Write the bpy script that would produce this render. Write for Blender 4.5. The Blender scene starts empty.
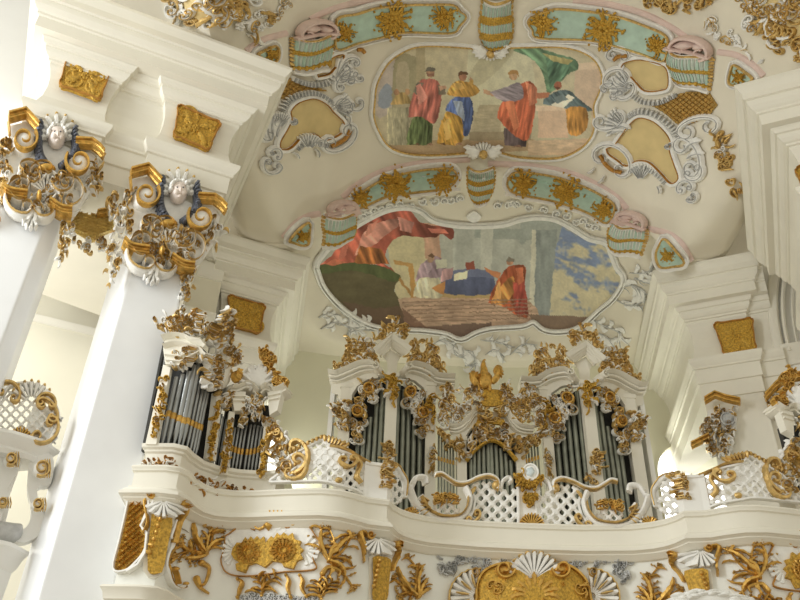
import bpy, math, random
from mathutils import Vector
from math import sin, cos, pi, radians, sqrt, atan2
random.seed(7)
SC = bpy.context.scene
COL = SC.collection
# ------------------------------------------------------------------ camera
F = 810.0; PT = radians(35.5); RL = radians(2.2); CAM = Vector((-2.06, 0.0, 1.6))
cr, sr, cp, sp = cos(RL), sin(RL), cos(PT), sin(PT)
def ray(px, py):
    a, b = px-400, 300-py
    r = a*cr-b*sr; u = a*sr+b*cr
    return Vector((r, F*cp-u*sp, F*sp+u*cp))
def atY(px, py, Y):
    d = ray(px, py); return CAM+d*((Y-CAM.y)/d.y)
def atZ(px, py, Z):
    d = ray(px, py); return CAM+d*((Z-CAM.z)/d.z)
def proj(p):
    x, y, z = p[0]-CAM.x, p[1]-CAM.y, p[2]-CAM.z
    w = y*cp+z*sp; u = -y*sp+z*cp
    r = x/w*F; u = u/w*F
    return 400+r*cr+u*sr, 300-(-r*sr+u*cr)
cam = bpy.data.cameras.new('camera'); co = bpy.data.objects.new('camera', cam); COL.objects.link(co)
cam.sensor_width = 36; cam.lens = F/800*36; cam.clip_end = 200
from mathutils import Matrix
rv = Vector((1, 0, 0)); uv = Vector((0, -sp, cp)); fv = Vector((0, cp, sp))
cx = rv*cr+uv*sr; cy = -rv*sr+uv*cr
co.matrix_world = Matrix(((cx.x, cy.x, -fv.x, CAM.x), (cx.y, cy.y, -fv.y, CAM.y), (cx.z, cy.z, -fv.z, CAM.z), (0, 0, 0, 1)))
SC.camera = co
# ------------------------------------------------------------------ materials
def lin(c):
    return tuple((v/12.92 if v <= .04045 else ((v+.055)/1.055)**2.4) for v in c)
def mat(name, col, rough=.6, metal=0., var=.06, scale=6., bump=0., bscale=40.):
    m = bpy.data.materials.new(name); m.use_nodes = True
    nt = m.node_tree; b = nt.nodes['Principled BSDF']
    b.inputs['Roughness'].default_value = rough; b.inputs['Metallic'].default_value = metal
    tc = nt.nodes.new('ShaderNodeTexCoord')
    if var:
        n = nt.nodes.new('ShaderNodeTexNoise'); n.inputs['Scale'].default_value = scale; n.inputs['Detail'].default_value = 4
        r = nt.nodes.new('ShaderNodeValToRGB')
        r.color_ramp.elements[0].position = .3; r.color_ramp.elements[1].position = .7
        r.color_ramp.elements[0].color = tuple(max(0, c*(1-var)) for c in col)+(1,)
        r.color_ramp.elements[1].color = tuple(min(1, c*(1+var)) for c in col)+(1,)
        nt.links.new(tc.outputs['Object'], n.inputs['Vector']); nt.links.new(n.outputs['Fac'], r.inputs['Fac'])
        nt.links.new(r.outputs['Color'], b.inputs['Base Color'])
    else:
        b.inputs['Base Color'].default_value = tuple(col)+(1,)
    if bump:
        n2 = nt.nodes.new('ShaderNodeTexNoise'); n2.inputs['Scale'].default_value = bscale; n2.inputs['Detail'].default_value = 3
        bp = nt.nodes.new('ShaderNodeBump'); bp.inputs['Strength'].default_value = bump; bp.inputs['Distance'].default_value = .02
        nt.links.new(tc.outputs['Object'], n2.inputs['Vector']); nt.links.new(n2.outputs['Fac'], bp.inputs['Height'])
        nt.links.new(bp.outputs['Normal'], b.inputs['Normal'])
    return m
M_PL = mat('plaster', (.80, .765, .66), .7, 0, .025, 1.5)
M_PW = mat('white_plaster', (.86, .85, .81), .6, 0, .02, 1.2)
M_CE = mat('vault_plaster', (.77, .715, .59), .8, 0, .04, .9)
M_WA = mat('wall_plaster', (.78, .76, .60), .8, 0, .03, .7)
M_FR = mat('loft_paint', (.82, .82, .76), .6, 0, .03, 2.)
M_ST = mat('marble_white', (.84, .85, .86), .35, 0, .05, 1.1)
M_GD = mat('gilding', (.62, .37, .085), .38, .62, .3, 14., .35, 60.)
M_GL = mat('pale_gilding', (.62, .42, .15), .42, .5, .32, 14., .3, 60.)
M_GM = mat('gilt_relief', (.56, .335, .05), .48, .42, .38, 26., 1., 40.)
M_OW = mat('stucco_white', (.83, .815, .77), .55, 0, .07, 9.)
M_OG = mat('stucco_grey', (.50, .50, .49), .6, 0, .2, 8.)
M_GP = mat('grey_paint_line', (.54, .54, .52), .7, 0, .25, 8.)
M_PI = mat('pipe_tin', (.27, .285, .235), .38, .55, .22, 3.)
M_PB = mat('pipe_tin_bright', (.35, .36, .355), .3, .65, .15, 3.)
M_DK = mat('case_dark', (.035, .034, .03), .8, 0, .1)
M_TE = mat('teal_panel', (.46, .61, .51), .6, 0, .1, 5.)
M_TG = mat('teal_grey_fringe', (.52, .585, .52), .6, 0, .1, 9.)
M_PK = mat('pink_stucco', (.73, .56, .50), .65, 0, .08, 4.)
M_OC = mat('ochre_field', (.68, .53, .25), .7, 0, .07, 3.)
M_WV = mat('brown_gold_weave', (.47, .29, .07), .55, .2, .3, 20., .5, 50.)
M_BK = mat('slate_feathers', (.10, .11, .14), .5, 0, .35, 14.)
M_SK = mat('cherub_stucco', (.80, .70, .63), .55, 0, .05, 5.)
M_FL = mat('floor_stone', (.55, .50, .43), .6, 0, .12, 1.5)
M_BR = mat('brown_gold', (.42, .20, .035), .45, .4, .25, 12., .4, 50.)
M_YG = mat('yellow_gilt', (.92, .70, .27), .5, .15, .15, 9.)
M_GY = mat('arch_shade_stone', (.60, .60, .54), .7, 0, .05, 3.)
M_MED = mat('medallion_blue', (.62, .70, .72), .4, 0, .2, 12.)
# ------------------------------------------------------------------ mesh builder
class MB:
    def __init__(s): s.v = []; s.f = []
    def add(s, vs, fs):
        o = len(s.v); s.v.extend(vs); s.f.extend([tuple(i+o for i in f) for f in fs])
    def groups(s, gap=.035):
        """face sets that stand apart from each other"""
        n = len(s.v); par = list(range(n))
        def find(i):
            while par[i] != i: par[i] = par[par[i]]; i = par[i]
            return i
        for f in s.f:
            r = find(f[0])
            for i in f[1:]: par[find(i)] = r
        isl = {}
        for i in range(n): isl.setdefault(find(i), []).append(i)
        if len(isl) < 2 or len(isl) > 900: return None
        bb = []
        for k, ids in isl.items():
            vs = [s.v[i] for i in ids]
            bb.append((k, [min(v[c] for v in vs)-gap/2 for c in range(3)], [max(v[c] for v in vs)+gap/2 for c in range(3)], len(ids)))
        m = len(bb); p2 = list(range(m))
        def f2(i):
            while p2[i] != i: p2[i] = p2[p2[i]]; i = p2[i]
            return i
        for i in range(m):
            for j in range(i):
                if all(bb[i][1][c] <= bb[j][2][c] and bb[j][1][c] <= bb[i][2][c] for c in range(3)): p2[f2(i)] = f2(j)
        cl = {}
        for i in range(m): cl.setdefault(f2(i), []).append(i)
        big = [c for c in cl.values() if sum(bb[i][3] for i in c) > .07*n]
        if len(big) < 2 or len(big) > 14: return None
        cen = lambda c: [sum((bb[i][1][k]+bb[i][2][k])/2*bb[i][3] for i in c)/sum(bb[i][3] for i in c) for k in range(3)]
        cb = [cen(c) for c in big]; root = {}
        for c in cl.values():
            q = cen(c); g = min(range(len(big)), key=lambda t: sum((q[k]-cb[t][k])**2 for k in range(3)))
            if c in big: g = big.index(c)
            for i in c: root[bb[i][0]] = g
        out = [MB() for _ in big]; mp = [{} for _ in big]
        for f in s.f:
            g = root[find(f[0])]; nf = []
            for i in f:
                if i not in mp[g]: mp[g][i] = len(out[g].v); out[g].v.append(s.v[i])
                nf.append(mp[g][i])
            out[g].f.append(tuple(nf))
        return out
    def build(s, name, m, parent=None, smooth=True, kind=None, label=None):
        if parent:
            g = s.groups()
            if g:
                os = [q.one(name, m, parent, smooth, kind, label) for q in g]
                return os[0]
        return s.one(name, m, parent, smooth, kind, label)
    def one(s, name, m, parent=None, smooth=True, kind=None, label=None):
        me = bpy.data.meshes.new(name)
        me.from_pydata([tuple(v) for v in s.v], [], s.f); me.update()
        me.materials.append(m)
        if smooth:
            me.polygons.foreach_set('use_smooth', [True]*len(me.polygons))
            try: me.set_sharp_from_angle(angle=radians(42))
            except Exception: pass
        o = bpy.data.objects.new(name, me); COL.objects.link(o)
        if parent: o.parent = parent
        if kind: o['kind'] = kind
        if label: o['label'] = label
        return o
def empty(name, loc):
    o = bpy.data.objects.new(name, None); COL.objects.link(o); o.empty_display_size = .2
    return o          # children keep world coordinates; the anchor is moved at the end (see settle)
ANCH = []
def thing(name, label, cat, loc=(0, 0, 0), group=None):
    o = empty(name, loc); o['label'] = label; o['category'] = cat
    if group: o['group'] = group
    ANCH.append((o, Vector(loc)))
    return o
def tag(o, label, cat, group=None):
    o['label'] = label; o['category'] = cat
    if group: o['group'] = group
    return o
def struct(o): o['kind'] = 'structure'; return o
def mirror_tree(o, label=None, parent=None, group=None):
    c = o.copy()
    if o.data:
        me = o.data.copy(); me.transform(Matrix.Scale(-1, 4, Vector((1, 0, 0)))); me.flip_normals(); c.data = me
    COL.objects.link(c); c.parent = parent
    if label: c['label'] = label
    if group: c['group'] = group
    if parent is None and not o.data:
        for a, l in ANCH:
            if a == o: ANCH.append((c, Vector((-l.x, l.y, l.z)))); break
    for ch in [x for x in COL.objects if x.parent == o]:
        mirror_tree(ch, None, c)
    return c
# ------------------------------------------------------------------ plain solids
def box(mb, c, h, ax=(1, 0)):
    ux = Vector((ax[0], ax[1], 0)).normalized(); uy = Vector((-ux.y, ux.x, 0)); uz = Vector((0, 0, 1)); c = Vector(c)
    vs = [c+ux*(h[0]*a)+uy*(h[1]*b)+uz*(h[2]*d) for a in (-1, 1) for b in (-1, 1) for d in (-1, 1)]
    mb.add(vs, [(0, 1, 3, 2), (4, 6, 7, 5), (0, 4, 5, 1), (2, 3, 7, 6), (0, 2, 6, 4), (1, 5, 7, 3)])
def offset_path(path, d):
    """offset a plan polyline; d>0 is to the right of travel"""
    out = []; n = len(path)
    for i in range(n):
        p = Vector(path[i])
        ns = []
        if i > 0:
            t = (p-Vector(path[i-1])).normalized(); ns.append(Vector((t.y, -t.x)))
        if i < n-1:
            t = (Vector(path[i+1])-p).normalized(); ns.append(Vector((t.y, -t.x)))
        m = sum(ns, Vector((0, 0)))
        m = m.normalized() if m.length > 1e-6 else ns[0]
        k = d/max(.35, m.dot(ns[0]))
        out.append(p+m*k)
    return out
def sweep(mb, prof, path, closed_ends=True):
    """prof [(d,z)] swept along plan path, d>0 to the right of travel"""
    cols = [offset_path(path, d) for d, z in prof]
    n = len(path); k = len(prof); vs = []
    for i in range(n):
        for j in range(k):
            q = cols[j][i]; vs.append(Vector((q.x, q.y, prof[j][1])))
    fs = []
    for i in range(n-1):
        for j in range(k-1):
            a = i*k+j; fs.append((a, a+1, a+k+1, a+k))
    if closed_ends:
        fs.append(tuple(range(k))[::-1]); fs.append(tuple((n-1)*k+j for j in range(k)))
    mb.add(vs, fs)
def spl(pts, n=6):
    """Catmull-Rom"""
    P = [Vector(p) for p in pts]
    if len(P) < 3:
        return [P[0].lerp(P[1], i/n) for i in range(n+1)]
    P = [P[0]*2-P[1]]+P+[P[-1]*2-P[-2]]
    out = []
    for i in range(1, len(P)-2):
        a, b, c, d = P[i-1], P[i], P[i+1], P[i+2]
        for k in range(n):
            t = k/n
            out.append(.5*((2*b)+(c-a)*t+(2*a-5*b+4*c-d)*t*t+(3*b-a-3*c+d)*t**3))
    out.append(P[-2])
    return out
# ------------------------------------------------------------------ surfaces the ornament is laid on: M(a,b,c) -> point
class Path:
    """vertical ruled surface over a plan polyline (right of travel = towards viewer). pixel pick (a,b) -> surface"""
    def __init__(s, path, off=0.):
        s.p = [Vector(q) for q in (offset_path(path, off) if off else [Vector(q) for q in path])]
    def __call__(s, px, py, c=0.):
        d = ray(px, py); best = None; n = len(s.p)-1
        for i in range(n):
            a, b = s.p[i], s.p[i+1]; t = b-a; nn = Vector((t.y, -t.x)).normalized()
            den = d.x*nn.x+d.y*nn.y
            if abs(den) < 1e-6: continue
            k = ((a.x-CAM.x)*nn.x+(a.y-CAM.y)*nn.y)/den
            if k <= 0: continue
            w = CAM+d*k; f = ((w.x-a.x)*t.x+(w.y-a.y)*t.y)/t.length_squared
            lo = 0 if i > 0 else -9; hi = 1 if i < n-1 else 9
            err = max(0, lo-f, f-hi)*t.length
            if best is None or err < best[0]-1e-6: best = (err, w, nn, i, f)
        e, w, nn, i, f = best
        # smooth normal
        return w+Vector((nn.x, nn.y, 0))*c
class Vert:
    def __init__(s, p0, n): s.p0 = p0; s.n = Vector(n).normalized()
    def __call__(s, px, py, c=0.):
        d = ray(px, py); k = ((s.p0[0]-CAM.x)*s.n.x+(s.p0[1]-CAM.y)*s.n.y)/(d.x*s.n.x+d.y*s.n.y)
        return CAM+d*k+Vector((s.n.x, s.n.y, 0))*c
class Frame:
    """metres: a along u, b along v, c along w"""
    def __init__(s, o, u, v=(0, 0, 1), w=None):
        s.o = Vector(o); s.u = Vector(u).normalized(); s.v = Vector(v).normalized(); s.w = Vector(w).normalized() if w else s.u.cross(s.v)
    def __call__(s, a, b, c=0.): return s.o+s.u*a+s.v*b+s.w*c
# ------------------------------------------------------------------ ornament
def tube(mb, M, pts, ra, rc, c0=0., seg=6, cpts=None):
    """pts 2D in M's coordinates; ra in-plane half width (func of t or number), rc height above surface in metres"""
    n = len(pts); vs = []
    for i, p in enumerate(pts):
        t = i/(n-1)
        a = pts[max(0, i-1)]; b = pts[min(n-1, i+1)]
        dx, dy = b[0]-a[0], b[1]-a[1]; L = sqrt(dx*dx+dy*dy) or 1
        nx, ny = -dy/L, dx/L
        w = ra(t) if callable(ra) else ra; h = rc(t) if callable(rc) else rc
        cz = (cpts(t) if cpts else c0)
        for k in range(seg):
            th = 2*pi*k/seg
            vs.append(M(p[0]+nx*w*cos(th), p[1]+ny*w*cos(th), cz+h*sin(th)))
    fs = []
    for i in range(n-1):
        for k in range(seg):
            a = i*seg+k; b = i*seg+(k+1) % seg
            fs.append((a, b, b+seg, a+seg))
    fs.append(tuple(range(seg))[::-1]); fs.append(tuple((n-1)*seg+k for k in range(seg)))
    mb.add(vs, fs)
def taper(w, e=.25, p=.8):
    return lambda t: w*(e+(1-e)*max(0, sin(pi*min(1, max(0, t))))**p)
def tail(w, e=.2):
    return lambda t: w*(1-(1-e)*t)
def spiral(c, r0, r1, a0, turns, n=16):
    out = []
    for i in range(n+1):
        t = i/n; r = r0+(r1-r0)*t; a = a0+turns*2*pi*t
        out.append((c[0]+r*cos(a), c[1]+r*sin(a)))
    return out
def cscroll(p0, p1, bulge, curl=.28, n=10, turns=.8):
    """C shaped curve from p0 to p1 bulging to one side with curls at both ends"""
    p0 = Vector(p0); p1 = Vector(p1); d = p1-p0; L = d.length; t = d/L; nn = Vector((-t.y, t.x))
    mid = []
    for i in range(n+1):
        a = pi*i/n
        mid.append(tuple((p0+p1)/2 - t*(L/2*cos(a)) + nn*(bulge*L*sin(a))))
    s = 1 if bulge > 0 else -1; r = curl*L
    def curlpts(p, inward):
        # curl turning inward at end p
        c = p+inward*r
        a0 = atan2(p.y-c.y, p.x-c.x)
        return c, a0
    c0, a0 = curlpts(p0, t); c1, a1 = curlpts(p1, -t)
    A = spiral(c0, r, r*.3, a0, turns*s, 9)
    B = spiral(c1, r, r*.3, a1, -turns*s, 9)
    return [tuple(x) for x in A[::-1][:-1]]+mid+B[1:]
def scroll(mb, M, p0, p1, bulge, w, h, c0=0., curl=.24, seg=6):
    pts = cscroll(p0, p1, bulge, curl)
    tube(mb, M, pts, taper(w, .4, .6), taper(h, .5, .6), c0, seg)
    return pts
def leaf(mb, M, p0, ang, L, w, h=.03, bend=.6, c0=0., lobes=3, n=9, seg=6):
    """curled acanthus lobe: serrated outline, arched away from the ground"""
    pts = []; x, y = p0; a = ang; st = L/n
    for i in range(n+1):
        pts.append((x, y)); x += st*cos(a); y += st*sin(a); a += bend/n*(.5+1.5*i/n)
    wf = lambda t: w*(.25+.75*sin(pi*min(1, t*.92+.06))**.7)*(1+.28*sin(t*lobes*2*pi))*(1 if t < .97 else .4)
    tube(mb, M, pts, wf, lambda t: h*(1-.5*t), c0, seg, cpts=lambda t: c0+h*.6*sin(pi*t))
    return pts[-1]
def blob(mb, M, c, rx, ry, h, c0=0., n=8, m=4, lob=0, la=.2):
    """low dome in M coordinates with lobed edge"""
    vs = [M(c[0], c[1], c0+h)]; fs = []
    for j in range(1, m+1):
        ph = pi/2*j/m
        for k in range(n):
            th = 2*pi*k/n; q = (1+la*cos(lob*th)) if lob else 1
            vs.append(M(c[0]+rx*q*sin(ph)*cos(th), c[1]+ry*q*sin(ph)*sin(th), c0+h*cos(ph)))
    for k in range(n): fs.append((0, 1+k, 1+(k+1) % n))
    for j in range(m-1):
        for k in range(n):
            a = 1+j*n+k; b = 1+j*n+(k+1) % n; fs.append((a, a+n, b+n, b))
    fs.append(tuple(1+(m-1)*n+k for k in range(n)))
    mb.add(vs, fs)
def flower(mb, M, c, r, n=5, h=.03, c0=0., a0=0.):
    for k in range(n):
        a = a0+2*pi*k/n; q = (c[0]+r*.58*cos(a), c[1]+r*.58*sin(a))
        blob(mb, M, q, r*.42, r*.42, h, c0, 6, 2)
    blob(mb, M, c, r*.3, r*.3, h*1.5, c0, 6, 2)
def shell(mb, M, c, r0, r1, a0, a1, n=8, h=.04, c0=0., w=None, wav=.0):
    """fan of tapering ribs"""
    for k in range(n):
        a = a0+(a1-a0)*(k+.5)/n
        R = r1*(1+wav*sin(pi*(k+.5)/n))
        hw = w or abs(a1-a0)/n*R*.5
        p = [(c[0]+(r0+(R-r0)*t)*cos(a), c[1]+(r0+(R-r0)*t)*sin(a)) for t in (0, .25, .5, .75, .92, 1)]
        tube(mb, M, p, lambda t, hw=hw: hw*(.3+.75*t)*(1 if t < .99 else .5), lambda t: h*(.5+.5*t), c0, 6)
def inside(p, poly):
    x, y = p; r = False; n = len(poly); j = n-1
    for i in range(n):
        xi, yi = poly[i][0], poly[i][1]; xj, yj = poly[j][0], poly[j][1]
        if (yi > y) != (yj > y) and x < (xj-xi)*(y-yi)/(yj-yi)+xi: r = not r
        j = i
    return r
def plate(mb, M, outline, th, c0=0., dome=0.):
    """filled outline with thickness, optionally domed towards the viewer"""
    n = len(outline); cxx = sum(p[0] for p in outline)/n; cyy = sum(p[1] for p in outline)/n
    rings = (1., .985, .9, .7, .4) if dome else (1., .97)
    vs = []; fs = []
    for p in outline: vs.append(M(p[0], p[1], c0))
    for q in rings:
        for p in outline:
            hh = c0+th+dome*(1-q*q) if q < 1 else c0+th*.75
            vs.append(M(cxx+(p[0]-cxx)*q, cyy+(p[1]-cyy)*q, hh))
    R = len(rings)+1
    for j in range(R-1):
        for k in range(n):
            a = j*n+k; b = j*n+(k+1) % n
            fs.append((a, b, b+n, a+n))
    if dome:
        vs.append(M(cxx, cyy, c0+th+dome)); z = len(vs)-1
        for k in range(n): fs.append(((R-1)*n+k, (R-1)*n+(k+1) % n, z))
    else:
        fs.append(tuple((R-1)*n+k for k in range(n)))
    mb.add(vs, fs)
def slab(mb, M, outline, th, c0=0.):
    """flat plate for any simple outline (concave too): an n-gon front, back and rim"""
    n = len(outline)
    vs = [M(p[0], p[1], c0+th) for p in outline]+[M(p[0], p[1], c0) for p in outline]
    fs = [tuple(range(n)), tuple(range(2*n-1, n-1, -1))]
    for k in range(n): fs.append((k, n+k, n+(k+1) % n, (k+1) % n))
    mb.add(vs, fs)
def lattice(mb, M, poly, s, w, h, c0=0., ang=45, knot=True, asp=1.):
    """diagonal trellis clipped to poly, rounded knots at crossings give the quatrefoil holes"""
    xs = [p[0] for p in poly]; ys = [p[1] for p in poly]; cxx, cyy = (min(xs)+max(xs))/2, (min(ys)+max(ys))/2
    R = max(max(xs)-min(xs), max(ys)-min(ys))
    for sg in (1, -1):
        a = radians(ang)*sg; dx, dy = cos(a), sin(a)*asp; nx, ny = -sin(a), cos(a)*asp
        k = -int(R/s)-1
        while k <= R/s+1:
            run = []
            steps = 60
            for i in range(steps+1):
                q = (cxx+nx*k*s+dx*R*(i/steps*2-1), cyy+ny*k*s+dy*R*(i/steps*2-1))
                if inside(q, poly): run.append(q)
                else:
                    if len(run) > 2: tube(mb, M, [run[0]]+run[2:-2:3]+[run[-1]], w, h, c0, 4)
                    run = []
            if len(run) > 2: tube(mb, M, [run[0]]+run[2:-2:3]+[run[-1]], w, h, c0, 4)
            k += 1
    if knot:
        a = radians(ang); N = int(R/s)+1
        for i in range(-N, N+1):
            for j in range(-N, N+1):
                # crossing of line i of family + and j of family -
                x = cxx+(-sin(a)*i*s+sin(a)*j*s)/(2*sin(a)*cos(a))*sin(a)
                x = cxx+(j-i)*s/(2*sin(a)); y = cyy+(i+j)*s/(2*cos(a))*asp
                if inside((x, y), poly): blob(mb, M, (x, y), w*1.9, w*1.9*asp, h*1.15, c0, 6, 2)
def rim(mb, M, outline, w, h, c0=0., closed=True, seg=6):
    pts = list(outline)+([outline[0]] if closed else [])
    tube(mb, M, pts, w, h, c0, seg)
def polar(c, fr, n=48, a0=0.):
    return [(c[0]+fr(a0+2*pi*i/n)[0], c[1]+fr(a0+2*pi*i/n)[1]) for i in range(n)]
def foliage(mb, M, base, tip, spread, size, n=6, h=.03, c0=.01, rnd=random, fl=None, flm=None):
    """branching stem with side leaves and berries from base to tip"""
    b = Vector(base); t = Vector(tip); d = t-b; L = d.length; u = d/L; nn = Vector((-u.y, u.x))
    k = rnd.uniform(-.18, .18)
    pts = [tuple(b+d*s+nn*(L*k*sin(pi*s))) for s in [i/10 for i in range(11)]]
    tube(mb, M, pts, tail(size*.22, .3), h*.7, c0, 5)
    base_ang = atan2(d.y, d.x)
    for i in range(n):
        s = .1+.85*i/max(1, n-1); p = pts[min(10, int(s*10))]
        for sg in (1, -1):
            l = size*(1.7-.8*s)*rnd.uniform(.8, 1.25); an = base_ang+sg*rnd.uniform(.45, .9)*spread
            if (i+(sg > 0)) % 2 or fl is None:
                leaf(mb, M, p, an, l*1.15, size*.15*rnd.uniform(.8, 1.2), h, sg*rnd.uniform(.5, 1.5), c0, 3, 9, 5)
            else:
                q = [(p[0]+l*k*cos(an+sg*.25*k*k), p[1]+l*k*sin(an+sg*.25*k*k)) for k in (0, .3, .6, .9)]
                tube(mb, M, q, size*.05, h*.5, c0, 4)
                for k in (.55, .8, 1.):
                    e = (p[0]+l*k*cos(an+sg*.25*k*k)+sg*size*.1*(1 if k == .8 else -.5), p[1]+l*k*sin(an+sg*.25*k*k)); blob(fl, M, e, size*.13, size*.13, h*1.1, c0, 6, 2)
    if fl is not None: flower(fl, M, pts[-1], size*.38, 5, h*1.2, c0)
def rocaille(mw, mg, M, poly, s, seed, n, h=.05, c0=.02, gold=.4, curlp=.5):
    """fills poly with crossing C-scrolls, leaves and small shells, the white ones edged in gold"""
    rd = random.Random(seed)
    xs = [p[0] for p in poly]; ys = [p[1] for p in poly]; k = 0; tries = 0
    while k < n and tries < n*30:
        tries += 1
        p = (rd.uniform(min(xs), max(xs)), rd.uniform(min(ys), max(ys)))
        if not inside(p, poly): continue
        k += 1
        a = rd.uniform(0, 2*pi); L = s*rd.uniform(.8, 1.5); q = (p[0]+L*cos(a), p[1]+L*sin(a))
        if not inside(q, poly): q = (p[0]-L*cos(a), p[1]-L*sin(a))
        g = rd.random() < gold; mb = mg if g else mw; u = rd.random()
        cc = c0+rd.uniform(0, h*.8)
        if u < curlp:
            bl = rd.choice((-1, 1))*rd.uniform(.3, .55)
            pts = scroll(mb, M, p, q, bl, s*.115, h*.8, cc, .24)
            if not g and rd.random() < .6: tube(mg, M, pts, s*.045, h*.4, cc+h*.85, 4)
        elif u < .88:
            leaf(mb, M, p, a, L*1.15, s*.19, h*.8, rd.choice((-1, 1))*rd.uniform(.6, 1.8), cc)
            if not g and rd.random() < .4: leaf(mg, M, p, a, L*.9, s*.06, h*.6, 1., cc+h*.8)
        elif u < .95: flower(mb, M, p, s*.4, 5, h, cc)
        else: shell(mb, M, p, s*.1, s*.6, a-1.2, a+1.2, 6, h, cc)
def Zm(x0, y0, k): return lambda X, Y: (x0+X/k, y0+Y/k)
def ZP(z, pts): return [z(*p) for p in pts]
# ================================================================== ceiling
def zc(y):
    if y < 11.8: return 18.65+.12*(11.8-y)-.03*(11.8-y)**2
    return 18.65-.3625*(y-11.8)
def D(x): return .06*x*x+.0021*x**4
def sst(a, b, x):
    t = max(0, min(1, (x-a)/(b-a))); return t*t*(3-2*t)
def S0(x, y): return zc(y)-D(x)
def S(x, y):
    z = S0(x, y)
    if y < 15.9:
        fl = 14.55+2.6*sst(5.9, 7.6, abs(x))
        d = z-fl                      # soft maximum
        return fl+.5*(d+sqrt(d*d+.05))
    z = zc2(y)-D(x)
    d = z-14.5
    return 14.5+.5*(d+sqrt(d*d+.03))
def zc2(y):
    t = max(0, y-15.9); return 17.2-.03*t*t-.0207*max(0, t-2)**4
def yb(x): return 21.5-.022*x*x
def hit(px, py, ylo=6., yhi=21.4):
    """where the ray of a picture point meets the vault"""
    d = ray(px, py); y0 = ylo; prev = None
    y = ylo
    while y < yhi:
        w = CAM+d*(y/d.y); g = w.z-S(w.x, y)
        if prev is not None and g >= 0 and prev[1] < 0 : 
            a, b = prev[0], y
            for _ in range(18):
                m = (a+b)/2; w = CAM+d*(m/d.y)
                if w.z-S(w.x, m) >= 0: b = m
                else: a = m
            w = CAM+d*(b/d.y); return w
        if prev is None and g >= 0: return w
        prev = (y, g); y += .05
    return CAM+d*(yhi/d.y)
def hitd(px, py, ylo, yhi): return hit(px, py, ylo, yhi)
def snormal(x, y):
    e = .02
    gx = (S(x+e, y)-S(x-e, y))/(2*e)
    ya, yb = (y-e, y+e)
    if y >= 15.9 and ya < 15.9: ya = y
    if y < 15.9 and yb >= 15.9: yb = y
    gy = (S(x, yb)-S(x, ya))/(yb-ya)
    n = Vector((gx, gy, -1)).normalized()      # points down into the room
    return n
class Ceil:
    def __init__(s, ylo, yhi): s.lo = ylo; s.hi = yhi; s.c = {}
    def __call__(s, px, py, c=0.):
        w = hit(px, py, s.lo, s.hi); n = snormal(w.x, w.y)
        if n.z > -.25: n = Vector((n.x, n.y, -.25)).normalized()
        return w+n*c
CN = Ceil(7, 15.85); CAP = Ceil(15.95, 21.3)
def grid_mesh(mb, xs, ys, fn):
    nx, ny = len(xs), len(ys)
    vs = [Vector((x, y, fn(x, y))) for y in ys for x in xs]
    mb.add(vs, [(j*nx+i, (j+1)*nx+i, (j+1)*nx+i+1, j*nx+i+1) for j in range(ny-1) for i in range(nx-1)])
def rng(a, b, n): return [a+(b-a)*i/n for i in range(n+1)]
mb = MB(); grid_mesh(mb, rng(-9.5, 9.5, 110), rng(5, 15.9, 60), lambda x, y: S(x, min(y, 15.899)))
struct(mb.build('ceiling', M_CE))
mb = MB(); NU, NV = 90, 50; vs = []
for j in range(NV+1):
    for i in range(NU+1):
        x = -6.2+12.4*i/NU; y = 15.9001+(yb(x)-15.9)*j/NV; vs.append(Vector((x, y, S(x, y))))
mb.add(vs, [(j*(NU+1)+i, (j+1)*(NU+1)+i, (j+1)*(NU+1)+i+1, j*(NU+1)+i+1) for j in range(NV) for i in range(NU)])
struct(mb.build('ceiling_apse', M_CE))
mb = MB(); vs = []; NX = 150
for i in range(NX+1):
    x = -9.5+19*i/NX; vs += [Vector((x, 15.9, min(S(x, 15.89), S(x, 15.9001))-.0)), Vector((x, 15.9, S(x, 15.89)+.02))]
mb.add(vs, [(2*i, 2*i+2, 2*i+3, 2*i+1) for i in range(NX)])
struct(mb.build('wall_chancel_arch', M_CE, smooth=False))
# ================================================================== walls
mb = MB(); box(mb, (0, 8, -.1), (16, 13, .1)); struct(mb.build('floor', M_FL, smooth=False))
# wall behind the organ with an arched window on each side
XW, RW, ZS_, ZB_ = 6.05, .78, 10.95, 8.2
mbw = MB(); xs_ = sorted(set([-7.6+.2*i for i in range(77)]+[sg*XW+RW*cos(pi*i/24) for sg in (-1, 1) for i in range(25)]))
for x0, x1 in zip(xs_, xs_[1:]):
    if x1-x0 < 1e-5: continue
    xm = (x0+x1)/2; c = XW if xm > 0 else -XW
    a0, a1 = (x0, yb(x0)), (x1, yb(x1)); P_ = lambda q, z, k=0: (q[0], q[1]+k, z)
    if abs(xm-c) < RW:
        h0 = ZS_+sqrt(max(0, RW*RW-(x0-c)**2))*1.1; h1 = ZS_+sqrt(max(0, RW*RW-(x1-c)**2))*1.1
        mbw.add([P_(a0, 4), P_(a1, 4), P_(a1, ZB_), P_(a0, ZB_), P_(a0, h0), P_(a1, h1), P_(a1, S(x1, yb(x1))+.06), P_(a0, S(x0, yb(x0))+.06), P_(a1, h1, .35), P_(a0, h0, .35), P_(a1, ZB_, .35), P_(a0, ZB_, .35)], [(0, 1, 2, 3), (4, 5, 6, 7), (4, 9, 8, 5), (3, 2, 10, 11)])
    else: mbw.add([P_(a0, 4), P_(a1, 4), P_(a1, S(x1, yb(x1))+.06), P_(a0, S(x0, yb(x0))+.06)], [(0, 1, 2, 3)])
struct(mbw.build('wall_back', M_WA, smooth=False))
mg_ = bpy.data.materials.new('daylit_glass'); mg_.use_nodes = True
nb = mg_.node_tree.nodes['Principled BSDF']; nb.inputs['Base Color'].default_value = (.9, .92, .95, 1)
nb.inputs['Emission Color'].default_value = (1, 1, .97, 1); nb.inputs['Emission Strength'].default_value = 2.6
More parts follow.
